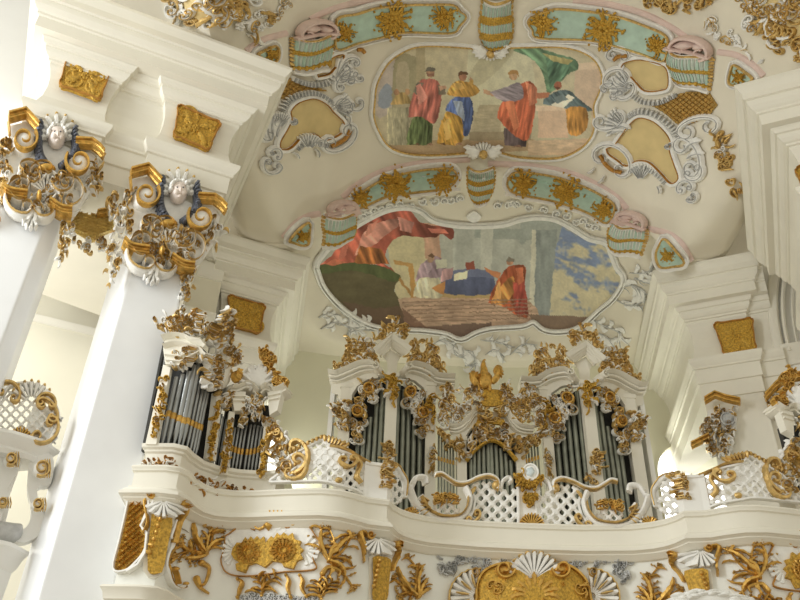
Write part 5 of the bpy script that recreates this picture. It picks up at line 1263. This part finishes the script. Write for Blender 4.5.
# ================================================================== the organ
ZL1 = Zm(310, 310, 3.529); Z1 = Zm(320, 320, 5.714); Z2 = Zm(440, 355, 7.5); ZM3 = Zm(430, 340, 3.529); ZX = Zm(130, 300, 3.53); ZY = Zm(200, 340, 4); ZO = Zm(120, 300, 3.333)
OPl = [(-3.75, 16.2), (-3.35, 16.15), (-2.27, 15.72), (-1.25, 16.15), (-1.05, 16.15)]
MO = Path(OPl)
def pipe(t, M, base, top, r, m=M_PI, c0=.0, ring=None, low=None, mouth=.12):
    """an organ pipe: tapered foot, mouth and cylindrical body, standing from low to the height of the picture point"""
    a = M(base[0], base[1], c0); d = M(top[0], top[1], c0); N = 12
    x = (a+d)/2
    bx, by = a.x, a.y
    zlo = low if low is not None else a.z; zhi = d.z
    b = MB(); fl = zlo+(zhi-zlo)*.18
    prof = [(.25, zlo), (.4, zlo+(fl-zlo)*.3), (1., fl), (1., zhi), (.82, zhi)]
    vs = []; px_ = lambda z: (a.x+(d.x-a.x)*(z-a.z)/max(.01, d.z-a.z), a.y+(d.y-a.y)*(z-a.z)/max(.01, d.z-a.z))
    for k, z in prof:
        for i in range(N): th = 2*pi*i/N; vs.append(Vector((bx+r*k*cos(th), by+r*k*sin(th), z)))
    fs = [(j*N+i, j*N+(i+1) % N, (j+1)*N+(i+1) % N, (j+1)*N+i) for j in range(len(prof)-1) for i in range(N)]
    fs += [tuple(range(N))[::-1], tuple((len(prof)-1)*N+i for i in range(N))]
    b.add(vs, fs); o = b.build('pipe', m, t)
    if ring is not None:
        g = MB(); z = M(ring[0], ring[1], c0).z; vs = []
        for k, zz in ((1., z-.05), (1.22, z-.04), (1.22, z+.04), (1., z+.05)):
            for i in range(N): th = 2*pi*i/N; vs.append(Vector((bx+r*k*cos(th), by+r*k*sin(th), zz)))
        g.add(vs, [(j*N+i, j*N+(i+1) % N, (j+1)*N+(i+1) % N, (j+1)*N+i) for j in range(3) for i in range(N)]); g.build('gilt_mouth', M_GD, o)
    return o
def vpost(name, t, M, px, ytop, ybot, w, d, c0, m=M_PL, zlo=None):
    a = M(px[0], ytop, c0); b_ = M(px[1], ybot, c0); mb = MB(); zl = zlo if zlo is not None else b_.z
    u = Vector((1, 0, 0)); x = (a.x+b_.x)/2; y = (a.y+b_.y)/2
    box(mb, (x, y+d*.5, (a.z+zl)/2), (w, d, (a.z-zl)/2))
    for zz, k in ((zl+.1, 1.25), (a.z-.06, 1.2)): box(mb, (x, y+d*.5, zz), (w*k, d*1.15, .05))
    return mb.build(name, m, t, smooth=False)
# --- great towers (left built, right mirrored)
t = thing('organ_tower', 'left of the two tall organ towers with chevron cap, beside the organ side tower', 'organ tower', (-2.27, 16.2, 5.3), 'organ cases')
T = t
def bay(px0, px1, pxs, tops, r, c0=-.16):
    for x, tp in zip(pxs, tops): pipe(T, MO, (x, 470), tp, r, M_PI, c0, None, 6.6)
bay(0, 0, [ZL1(q, 0)[0] for q in (152, 172, 192, 213, 233, 251)], ZP(ZL1, [(160, 420), (180, 400), (201, 370), (220, 320), (240, 275), (256, 250)]), .054)
bay(0, 0, [ZL1(q, 0)[0] for q in (312, 333, 353, 374, 396)], ZP(ZL1, [(312, 250), (332, 270), (352, 320), (373, 380), (395, 420)]), .054)
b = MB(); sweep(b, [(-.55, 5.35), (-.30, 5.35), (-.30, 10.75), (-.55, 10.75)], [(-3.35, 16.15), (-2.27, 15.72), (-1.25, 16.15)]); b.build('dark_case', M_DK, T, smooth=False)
b = MB(); sweep(b, [(-.5, 5.3), (.12, 5.3), (.12, 6.3), (.18, 6.4), (.2, 6.55), (-.5, 6.6)], [(-3.45, 16.15), (-2.27, 15.72), (-1.2, 16.15)]); b.build('plinth', M_PL, T, smooth=False)
vpost('centre_post', T, MO, (391.5, 389), 374, 470, .125, .12, .02, M_PL, 6.5)
vpost('left_post', T, MO, (346, 343), 385, 470, .125, .12, .02, M_PL, 6.5); vpost('right_post', T, MO, (430, 430), 383, 470, .11, .12, .02, M_PL, 6.5)
b = MB(); box(b, (-3.5, 16.5, 8.6), (.05, .35, 2.1)); b.build('side_wall', M_PW, T, smooth=False)
# cornice wings
b = MB()
for pts in (ZP(Z1, [(58, 322), (110, 330), (180, 305), (250, 275), (310, 268), (345, 285), (352, 300)]), ZP(Z1, [(768, 348), (700, 346), (640, 330), (580, 292), (510, 272), (480, 285), (472, 300)])):
    q = [tuple(v) for v in spl(pts, 6)]
    tube(b, MO, q, 2.4, .34, .02, 8); tube(b, MO, [(x, y+3.4) for x, y in q], 1.7, .26, .0, 6); tube(b, MO, [(x, y+6) for x, y in q], 1.3, .18, .0, 6)
    blob(b, MO, (q[-1][0]-1, q[-1][1]+1.5), 4, 4, .38, .0, 10, 3); tube(b, MO, spiral((q[-1][0], q[-1][1]+1), 4, 1, -pi/2, 1.2 if pts[0][0] < 380 else -1.2, 16), .8, .06, .36, 5)
b.build('swept_cornice', M_PL, T)
b = MB(); slab(b, MO, ZP(Z1, [(62, 335), (110, 338), (180, 315), (250, 285), (310, 278), (345, 300), (335, 335), (270, 345), (215, 385), (180, 440), (170, 600), (110, 600), (105, 430), (70, 420)]), .10, -.06)
slab(b, MO, ZP(Z1, [(760, 362), (700, 356), (640, 340), (580, 302), (510, 282), (480, 300), (486, 335), (540, 350), (590, 392), (612, 450), (612, 600), (652, 600), (655, 430), (735, 420)]), .10, -.06); b.build('case_front', M_PL, T)
# capital block and chevron cap over the centre post
V = [(-2.62, 16.1), (-2.27, 15.62), (-1.92, 16.1)]
zA = MO(*Z1(410, 310)).z; zB = MO(*Z1(415, 175)).z; zC = MO(*Z1(415, 100)).z
PB = Path(OPl, .10)
b = MB(); slab(b, PB, ZP(Z1, [(350, 195), (415, 150), (478, 190), (458, 225), (450, 312), (374, 312), (370, 225)]), .10, -.25)
b.build('capital_block', M_PL, T, smooth=False)
b = MB()
for k, (dy, w_, off) in enumerate(((0, 2.6, .36), (22, 2.2, .28), (40, 1.9, .21), (56, 1.5, .15))):
    x_ = 1-.13*k; tube(b, Path(OPl, off), ZP(Z1, [(415-112*x_, 162+dy*.55), (415, 78+dy), (415+112*x_, 157+dy*.55)]), w_, .10, -.08, 4)
slab(b, Path(OPl, .3), ZP(Z1, [(305, 160), (415, 74), (525, 155), (515, 165), (415, 92), (315, 170)]), .04, -.4)
b.build('chevron_cap', M_PL, T, smooth=False)
MOf = Path(OPl, .1)
def gilt(name, polys, s, n, seed, M=MOf, gold=.85, parent=None, h=.08, c0=.02, m1=M_OW, m2=M_GL, curlp=.5):
    a = MB(); b = MB()
    for k, pl in enumerate(polys): rocaille(a, b, M, pl, s, seed+k, n, h, c0, gold, curlp)
    o = None
    if b.v: o = b.build(name, m2, parent or T)
    if a.v: a.build(name+'_white' if not o else 'white_scrolls', m1, o or parent or T)
    return o
gilt('crowning_leaves', [ZP(Z1, [(335, 100), (370, 50), (400, 20), (415, -15), (432, 20), (455, 50), (500, 80), (500, 110), (415, 62), (345, 115)])], 5, 46, 41, Path(OPl, .3))
gilt('flame_ornament', [ZP(Z1, [(58, 300), (80, 265), (140, 245), (160, 120), (200, 115), (215, 180), (230, 105), (262, 115), (270, 170), (290, 105), (335, 110), (330, 200), (350, 270), (300, 260), (250, 262), (150, 300)])], 5.5, 85, 42, gold=.7)
gilt('flame_ornament', [ZP(Z1, [(475, 280), (460, 240), (500, 200), (515, 120), (560, 125), (565, 190), (585, 130), (610, 140), (620, 200), (640, 150), (665, 160), (680, 260), (760, 320), (690, 330), (640, 312), (560, 268), (510, 258)])], 5.5, 85, 44, gold=.8)
for k, pl in enumerate((ZP(Z1, [(180, 430), (215, 370), (290, 330), (345, 330), (335, 450), (290, 490), (275, 560), (262, 640), (215, 720), (185, 700)]), ZP(Z1, [(470, 340), (520, 345), (590, 390), (612, 560), (612, 680), (580, 690), (555, 600), (520, 540), (480, 460)]))):
    o = gilt('pipe_shade', [pl], 6.5, 46, 46+k, MO, .3, None, .07, .0, curlp=.65)
    b = MB()
    for c, r in ((ZP(Z1, [(290, 400)])[0], 5.), (ZP(Z1, [(225, 530)])[0], 5.)) if k == 0 else ((Z1(505, 420), 5.), (Z1(578, 540), 5.)):
        rim(b, MO, polar(c, lambda a: (r*cos(a), r*sin(a)), 18), 1.2, .06, .08); flower(b, MO, c, 3.2, 6, .08, .05)
    b.build('rosette', M_GD, o)
gilt('post_ornament', [ZP(Z1, [(380, 315), (432, 315), (436, 440), (408, 500), (380, 440)])], 4.6, 34, 50, Path(OPl, .12), .9, m2=M_GM)
gilt('post_ornament', [ZP(Z1, [(615, 430), (660, 430), (655, 500), (640, 580), (625, 580)])], 4.2, 24, 51, gold=.9, m2=M_GM); gilt('post_ornament', [ZP(ZL1, [(262, 460), (298, 450), (300, 520), (320, 580), (290, 590), (262, 550)])], 5, 30, 52, Path(OPl, .12), .85)
gilt('post_ornament', [ZP(ZL1, [(95, 320), (150, 320), (155, 380), (120, 440), (100, 400)])], 5, 26, 53, gold=.6); gilt('post_ornament', [ZP(ZL1, [(412, 490), (442, 490), (438, 585), (415, 585)])], 4.5, 22, 54, gold=.7)
gilt('side_bracket', [ZP(ZL1, [(70, 330), (104, 330), (130, 420), (112, 440), (98, 400)])], 4.5, 20, 55, gold=.5)
mirror_tree(T, 'right of the two tall organ towers with chevron cap, nearer the bright window', None, 'organ cases')
# --- low centre case
OC = [(-1.15, 16.1), (-.78, 16.0), (-.45, 15.85), (0, 15.78), (.45, 15.85), (.78, 16.0), (1.15, 16.1)]
MC = Path(OC); MCf = Path(OC, .08)
t = thing('organ_case', 'low middle organ case with curved cornice, between the two tall towers', 'organ case', (0, 16.2, 5.3), 'organ cases'); T = t
for i in range(10):
    x = 140+17*i; f = (i-4.4)/5; pipe(T, MC, (ZM3(x, 0)[0], 480), ZM3(x+3, 358+75*f*f), .044, M_PI, -.1, None, 6.6)
for i in range(7):
    x = 27+10.5*i; pipe(T, MC, (ZM3(x, 0)[0], 480), ZM3(x, 322+9.5*i), .023, M_PI, -.1, ZM3(x, 412+3*i), 6.6)
for i in range(6):
    x = 340+11*i; pipe(T, MC, (ZM3(x, 0)[0], 480), ZM3(x+1, 385-10*i), .023, M_PI, -.1, ZM3(x, 425-3*i), 6.6)
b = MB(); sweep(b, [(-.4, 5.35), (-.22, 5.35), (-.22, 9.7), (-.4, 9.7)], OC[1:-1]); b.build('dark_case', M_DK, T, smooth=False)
b = MB(); sweep(b, [(-.4, 5.3), (.1, 5.3), (.1, 6.3), (.16, 6.45), (.17, 6.58), (-.4, 6.6)], OC); b.build('plinth', M_PL, T, smooth=False)
vpost('left_post', T, MC, (462, 462), 437, 480, .1, .1, .02, M_PL, 6.5); vpost('right_post', T, MC, (520, 520), 438, 480, .1, .1, .02, M_PL, 6.5)
b = MB()
for pts in (ZP(Z2, [(80, 545), (140, 548), (195, 520), (235, 465), (262, 425), (285, 415)]), ZP(Z2, [(685, 560), (610, 552), (555, 530), (520, 480), (495, 435), (468, 422)])):
    q = [tuple(v) for v in spl(pts, 6)]; tube(b, MC, q, 2.2, .2, .02, 8); tube(b, MC, [(x, y+3) for x, y in q], 1.5, .15, 0, 6); tube(b, MC, [(x, y+5.2) for x, y in q], 1.2, .1, 0, 6)
b.build('swept_cornice', M_PL, T)
b = MB(); slab(b, MC, ZP(Z2, [(85, 560), (200, 540), (250, 460), (280, 430), (470, 430), (510, 480), (560, 545), (680, 570), (675, 620), (590, 630), (520, 600), (470, 520), (380, 480), (290, 500), (220, 570), (190, 620), (100, 640)]), .07, -.05); b.build('case_front', M_PL, T)
gilt('centre_shade', [ZP(ZM3, [(130, 428), (138, 350), (168, 292), (200, 282), (250, 285), (285, 325), (302, 420), (285, 395), (262, 372), (240, 360), (200, 360), (170, 380), (150, 405)])], 6, 70, 61, MC, .42, curlp=.6)
b = MB(); slab(b, MC, ZP(ZM3, [(168, 285), (255, 285), (270, 310), (215, 300), (160, 310)]), .05, .04); rim(b, MC, [tuple(v) for v in spl(ZP(ZM3, [(130, 430), (165, 388), (215, 358), (262, 380), (302, 428)]), 5)], 1.6, .06, .04, False); b.build('gilt_arch_edge', M_GM, T)
gilt('side_shade', [ZP(ZM3, [(22, 320), (40, 315), (98, 370), (98, 400), (70, 375)])], 4.5, 30, 62, MC, .85); gilt('side_shade', [ZP(ZM3, [(330, 400), (345, 350), (395, 320), (400, 345), (360, 375)])], 4.5, 30, 63, MC, .85)
gilt('post_ornament', [ZP(ZM3, [(100, 350), (128, 350), (125, 430), (105, 430)])], 4, 24, 64, MCf, .8); gilt('post_ornament', [ZP(ZM3, [(303, 350), (332, 350), (330, 420), (306, 420)])], 4, 24, 65, MCf, .8)
gilt('scroll_wing', [ZP(Z2, [(0, 260), (70, 205), (130, 300), (120, 420), (170, 340), (270, 300), (250, 430), (180, 510), (90, 535), (0, 545)])], 6, 95, 66, MCf, .42)
gilt('scroll_wing', [ZP(Z2, [(500, 440), (520, 300), (560, 330), (620, 230), (700, 280), (760, 330), (765, 600), (690, 540), (600, 530), (545, 500)])], 6, 95, 67, MCf, .42)
gilt('scroll_wing', [ZP(Z2, [(180, 270), (240, 230), (320, 270), (320, 400), (400, 470), (300, 470), (270, 400), (290, 330)]), ZP(Z2, [(440, 240), (520, 250), (480, 330), (500, 420), (470, 470), (420, 460), (460, 400)])], 5.5, 40, 68, MCf, .5)
b = MB(); plate(b, MCf, closed(ZP(Z2, [(322, 285), (380, 275), (450, 285), (465, 320), (440, 345), (462, 385), (400, 400), (330, 398), (312, 370), (335, 345), (315, 320)]), 4), .06, .06, .06); b.build('gilt_cartouche', M_GM, T)
# --- gilded bird
t = thing('gilded_bird', 'gilded bird with raised wings on top of the low middle organ case', 'bird figure', MCf(*Z2(340, 280)), None)
MB_ = Path(OC, .16)
b = MB(); blob(b, MB_, Z2(335, 190), 8.2, 9.5, .16, -.02, 14, 6)
tube(b, MB_, [tuple(v) for v in spl(ZP(Z2, [(330, 180), (332, 130), (325, 85), (330, 45)]), 6)], lambda k: 4.4*(1-k)**.7+.6, lambda k: .1*(1-.7*k), .05, 10)
blob(b, MB_, Z2(328, 72), 2.2, 2.6, .07, .05, 8, 3); tube(b, MB_, ZP(Z2, [(328, 60), (338, 48), (345, 52)]), tail(1., .3), .03, .08, 5)
for sx in (290, 370): tube(b, MB_, ZP(Z2, [(sx, 240), (sx+4, 262), (sx+2, 280)]), 1.4, .05, .05, 6)
b.build('body', M_GD, t)
for pts, sg in (([(300, 230), (262, 240), (230, 205), (222, 160), (245, 128), (272, 140), (282, 180)], 1), ([(375, 200), (405, 160), (395, 120), (420, 85), (455, 95), (462, 130), (440, 190), (400, 225)], -1)):
    b = MB(); ol = closed(ZP(Z2, pts), 4); plate(b, MB_, ol, .05, .02, .1); c = (sum(p[0] for p in ol)/len(ol), sum(p[1] for p in ol)/len(ol))
    for k in range(6): a = -2.6+.5*k if sg > 0 else -1.9+.5*k; leaf(b, MB_, c, a, 7, 1.3, .06, .4, .08, 1, 7, 5)
    b.build('wing', M_GD, t)
# ------------------------------------------------------------------ side tower on the left wing of the parapet
SP = [(-5.5, 10.9), (-5.46, 10.37), (-5.1, 10.34), (-4.98, 10.4), (-4.93, 10.6), (-4.82, 10.85), (-4.62, 11.03), (-4.3, 11.14), (-3.95, 11.16), (-3.75, 11.1)]
MSd = Path(SP[1:]); MSf = Path(SP[1:], .05)
t = thing('organ_side_tower', 'organ side tower with bright pipes beside the tall left pier', 'organ tower', (-4.7, 11.2, 6), 'organ cases'); T = t
b = MB(); sweep(b, [(-.3, 5.98), (.04, 5.98), (.04, 6.06), (.0, 6.09), (.0, 6.24), (.03, 6.26), (.03, 6.29), (.07, 6.31), (.08, 6.36), (-.3, 6.37)], SP); b.build('plinth', M_PL, T)
gilt('plinth_garland', [ZP(ZQ, [(152, 112), (200, 108), (268, 110), (275, 145), (200, 142), (152, 142)])], 4.5, 26, 71, MSf, .65, m2=M_BR, h=.05); gilt('plinth_garland', [ZP(ZQ, [(285, 140), (330, 160), (420, 185), (545, 210), (550, 250), (440, 240), (340, 215), (290, 180)])], 5, 48, 72, MSf, .65, m2=M_BR, h=.05)
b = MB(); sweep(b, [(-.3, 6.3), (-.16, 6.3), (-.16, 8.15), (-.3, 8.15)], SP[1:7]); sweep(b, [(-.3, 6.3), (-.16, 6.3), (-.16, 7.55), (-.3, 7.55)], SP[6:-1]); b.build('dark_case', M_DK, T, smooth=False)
zb_ = 6.36
big = [(112, (150, 268)), (130, (168, 258)), (150, (190, 248)), (172, (216, 222)), (193, (240, 190)), (208, (252, 222)), (220, (262, 262)), (231, (272, 300)), (240, (281, 325))]
for i, (x, tp) in enumerate(big):
    by = 470+.45*(x-112); ml = 398+.44*(x-112)
    a = MSd(*ZX(x, by+25)); pipe(T, MSd, ZX(x, by+25), ZX(*tp), (.038 if i < 5 else .03), M_PB, -.05, ZX(x+26, ml), zb_)
for i in range(5):
    pipe(T, MSd, ZX(303+7.5*i, 560), ZX(322+7*i, 395+10*i), .013, M_PB, -.05, None, zb_)
for i in range(9):
    x = 113+15*i; pipe(T, MSd, ZY(x, 530), ZY(x+28, 345-12*sin(pi*i/8)), .020, M_PB, -.06, ZY(x+12, 428+14*sin(pi*i/8)), zb_)
def strip(name, quad, m=M_PL, c=.0, th=.1): b = MB(); slab(b, MSd, quad, th, c); return b.build(name, m, T, smooth=False)
p1 = strip('left_post', ZP(ZX, [(62, 520), (100, 520), (150, 250), (125, 240)])); p2 = strip('middle_post', ZP(ZX, [(258, 565), (290, 575), (312, 350), (288, 330)])); p3 = strip('right_bay_left_post', ZP(ZY, [(72, 545), (106, 550), (135, 300), (112, 295)])); p4 = strip('right_post', ZP(ZY, [(232, 555), (266, 560), (285, 320), (262, 318)]))
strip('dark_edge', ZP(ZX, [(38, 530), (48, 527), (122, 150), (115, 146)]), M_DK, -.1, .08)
for o, pl, k in ((p1, ZP(ZX, [(72, 510), (100, 500), (145, 270), (125, 265)]), 73), (p2, ZP(ZX, [(262, 560), (286, 560), (305, 370), (290, 360)]), 74), (p3, ZP(ZY, [(76, 540), (102, 540), (130, 320), (115, 320)]), 75), (p4, ZP(ZY, [(238, 550), (262, 550), (280, 350), (266, 350)]), 76)):
    gilt('gilt_leaf_chain', [pl], 4.6, 38, k, MSf, .85, o, .05, .06, m2=M_GM)
# entablature pieces
for pl in (ZP(ZX, [(140, 235), (190, 240), (240, 195)]), ZP(ZX, [(136, 215), (190, 222), (245, 178)])): b = MB(); tube(b, MSd, pl, 1., .06, .16); b.build('capital_fillet', M_PL, T)
for pl in (ZP(ZY, [(116, 245), (174, 245)]), ZP(ZY, [(122, 262), (172, 262)]), ZP(ZY, [(275, 245), (338, 235)]), ZP(ZY, [(276, 262), (333, 254)])): b = MB(); tube(b, MSd, pl, 1.1, .06, .15); b.build('capital_fillet', M_PL, T)
strip('tower_capital', ZP(ZX, [(140, 140), (235, 150), (245, 200), (190, 250), (135, 245), (128, 190)]), M_PL, .0, .16)
strip('bay_capital', ZP(ZY, [(118, 225), (175, 225), (170, 300), (130, 300)]), M_PL, .02, .14); strip('bay_capital', ZP(ZY, [(272, 228), (345, 215), (325, 300), (280, 320)]), M_PL, .02, .14)
b = MB()
for pts in (ZP(ZY, [(100, 200), (140, 205), (180, 190), (215, 205), (235, 225)]), ZP(ZY, [(245, 215), (265, 200), (300, 215), (330, 215), (358, 200)])):
    q = [tuple(v) for v in spl(pts, 5)]; tube(b, MSd, q, 2.6, .2, .05, 8); tube(b, MSd, [(x, y+3.6) for x, y in q], 1.8, .14, .03, 6)
q = [tuple(v) for v in spl(ZP(ZX, [(130, 185), (175, 175), (220, 185), (250, 215)]), 5)]; tube(b, MSd, q, 2.6, .2, .05, 8); tube(b, MSd, [(x-1, y-8) for x, y in q], 2.2, .22, .05, 8)
b.build('swept_cornice', M_PL, T)
b = MB(); plate(b, MSd, closed(ZP(ZX, [(300, 190), (335, 180), (352, 220), (340, 300), (305, 320), (292, 250)]), 3), .08, .0, .12); b.build('vase', M_PL, T)
gilt('pipe_shade', [ZP(ZX, [(145, 250), (150, 200), (232, 165), (240, 190), (215, 240), (185, 260)])], 4.6, 34, 77, MSf, .3); gilt('pipe_shade', [ZP(ZX, [(262, 195), (300, 200), (310, 330), (290, 330), (272, 270)])], 4.6, 30, 78, MSf, .3); gilt('pipe_shade', [ZP(ZY, [(150, 330), (165, 240), (215, 225), (262, 240), (265, 345), (245, 355), (205, 315), (150, 360)])], 5, 50, 79, MSf, .3); gilt('pipe_shade', [ZP(ZX, [(310, 350), (350, 330), (352, 390), (325, 390)])], 4, 22, 80, MSf, .4)
gilt('crowning_scrolls', [ZP(ZX, [(100, 95), (125, 70), (220, 70), (245, 40), (270, 45), (262, 90), (330, 100), (345, 140), (290, 150), (250, 135), (160, 140), (110, 110)])], 6, 90, 81, MSf, .3)
gilt('crowning_scrolls', [ZP(ZX, [(270, 140), (300, 100), (310, 40), (340, 30), (352, 80), (350, 190), (300, 190)])], 5.5, 46, 82, MSf, .32); gilt('crowning_scrolls', [ZP(ZY, [(50, 70), (90, 20), (140, 40), (165, 80), (150, 110), (110, 140), (60, 150)])], 5.5, 54, 83, MSf, .4)
b = MB(); shell(b, MSf, ZY(228, 205), 4, 21, -pi*.95, -pi*.08, 8, .08, .12, 2.8); blob(b, MSf, ZY(225, 160), 16, 13, .14, .06, 16, 4, 6, .14); b.build('white_shell', M_OW, T)
b = MB(); blob(b, MSf, ZY(135, 160), 7.5, 7, .16, .12, 12, 4); flower(b, MSf, ZY(135, 160), 6, 7, .06, .22); rocaille(b, b, MSf, ZP(ZY, [(240, 60), (262, 50), (300, 110), (298, 145), (270, 140), (255, 90)]), 5, 84, 30, .08, .06, 1.); rocaille(b, b, MSf, ZP(ZY, [(295, 160), (320, 145), (350, 165), (358, 200), (320, 205)]), 5, 85, 30, .08, .06, 1.); b.build('gilt_shell_trim', M_GD, T)
gilt('white_urn_scrolls', [ZP(ZY, [(0, 60), (45, 60), (60, 130), (40, 200), (15, 230), (0, 180)])], 5.5, 34, 86, MSf, .35)
gilt('side_scroll_wing', [ZP(ZY, [(282, 340), (310, 335), (345, 375), (395, 420), (400, 470), (380, 560), (330, 560), (300, 520), (285, 440)])], 7, 60, 87, MSf, .4)
b = MB(); scroll(b, MSf, ZY(350, 540), ZY(400, 410), .45, 2.6, .08, .05, .2); scroll(b, MSf, ZY(290, 470), ZY(330, 380), -.4, 2.2, .08, .05, .2); b.build('gilt_side_scroll', M_GL, T)
mirror_tree(T, 'organ side tower cut off by the right edge of the photo', None, 'organ cases')
# ------------------------------------------------------------------ pilaster capitals at the right of the apse
t = thing('pilaster_capital', 'gilt and white pilaster capital right of the bright arched window', 'capital', FM2R(718, 430)); T = t
b = MB(); gbar(b, FM2R, [(706, 407), (716, 401), (727, 405), (741, 408)], 2.6, .12, .3); gbar(b, FM2R, [(692, 449), (700, 445), (710, 440)], 2.6, .12, .16); b.build('gilt_abacus', M_GD, t)
b = MB(); slab(b, FM2R, closed([(708, 412), (736, 412), (732, 436), (724, 450), (711, 448), (706, 436)], 3), .08, 0); b.build('bell', M_OW, t)
gilt('gilt_leaves', [[(704, 414), (738, 412), (736, 440), (732, 456), (712, 460), (700, 446)]], 6., 110, 91, FM2R, .3, h=.12, c0=.08)
b = MB(); blob(b, FM2R, (728, 423), 8, 8, .2, .12, 12, 4); tube(b, FM2R, spiral((728, 423), 8, 1.5, 0, 1.6, 24), 1., .06, .26, 5); b.build('volute', M_OG, t)
t = thing('pilaster_capital', 'gilt and white pilaster capital at the right photo edge above the cut side tower', 'capital', FM2R(785, 392)); T = t
b = MB(); gbar(b, FM2R, [(766, 404), (776, 393), (786, 385), (800, 383), (812, 388)], 3., .14, .3); b.build('gilt_abacus', M_GD, t)
gilt('gilt_leaves', [[(766, 406), (778, 394), (800, 388), (812, 396), (806, 416), (784, 414), (768, 416)]], 6, 60, 93, FM2R, .3, h=.12, c0=.08)
# unidentified rounded white form at the bottom edge
t = thing('white_dome', 'fluffy white rounded form at the bottom edge, right of centre', 'stucco form', atY(703, 600, 9)); 
MW = Vert((0, 9), (0, -1)); b = MB(); blob(b, MW, (706, 606), 46, 15, .3, -.1, 26, 7); rd = random.Random(4)
for k in range(60): a = pi+pi*rd.random(); q = rd.uniform(.5, .98); blob(b, MW, (706+44*cos(a)*q, 606+14*sin(a)*q), rd.uniform(4, 9), rd.uniform(2, 3.5), .1, .02+.2*(1-q), 8, 3)
b.build('white_tufts', M_PW, t)
# ================================================================== light
w = bpy.data.worlds.new('world'); SC.world = w; w.use_nodes = True
bg = w.node_tree.nodes['Background']; bg.inputs['Color'].default_value = (1.0, .96, .83, 1); bg.inputs['Strength'].default_value = .75
def area(name, loc, target, sx, sy, power, col):
    l = bpy.data.lights.new(name, 'AREA'); l.shape = 'RECTANGLE'; l.size = sx; l.size_y = sy; l.energy = power; l.color = col
    o = bpy.data.objects.new(name, l); COL.objects.link(o); o.location = loc
    o.rotation_euler = (Vector(target)-Vector(loc)).to_track_quat('-Z', 'Y').to_euler(); return o
area("aisle_window_daylight", (-14, 4.5, 9), (-6.5, 10.3, 8), 3, 9, 1150, (.93, .97, 1))
area('aisle_rear_window_daylight', (-12.3, 12.2, 8.5), (-6.6, 10.9, 8.5), 2, 7, 230, (1, .98, .93))
for x in (XW, -XW):
    area('bay_window_daylight', (x*.82, yb(x)-.15, 9.9), (-x*.2, 17, 12.), 1., 2.4, 110, (.97, 1, .88))
# anchors to the things' places
for o, l in ANCH:
    o.location = l
    for ch in [x for x in COL.objects if x.parent == o]:
        ch.matrix_parent_inverse = Matrix.Translation(-l)
SC.view_settings.view_transform = 'Standard'; SC.view_settings.look = 'None'; SC.view_settings.gamma = 1; SC.view_settings.exposure = 0.0
SC.view_settings.use_curve_mapping = False
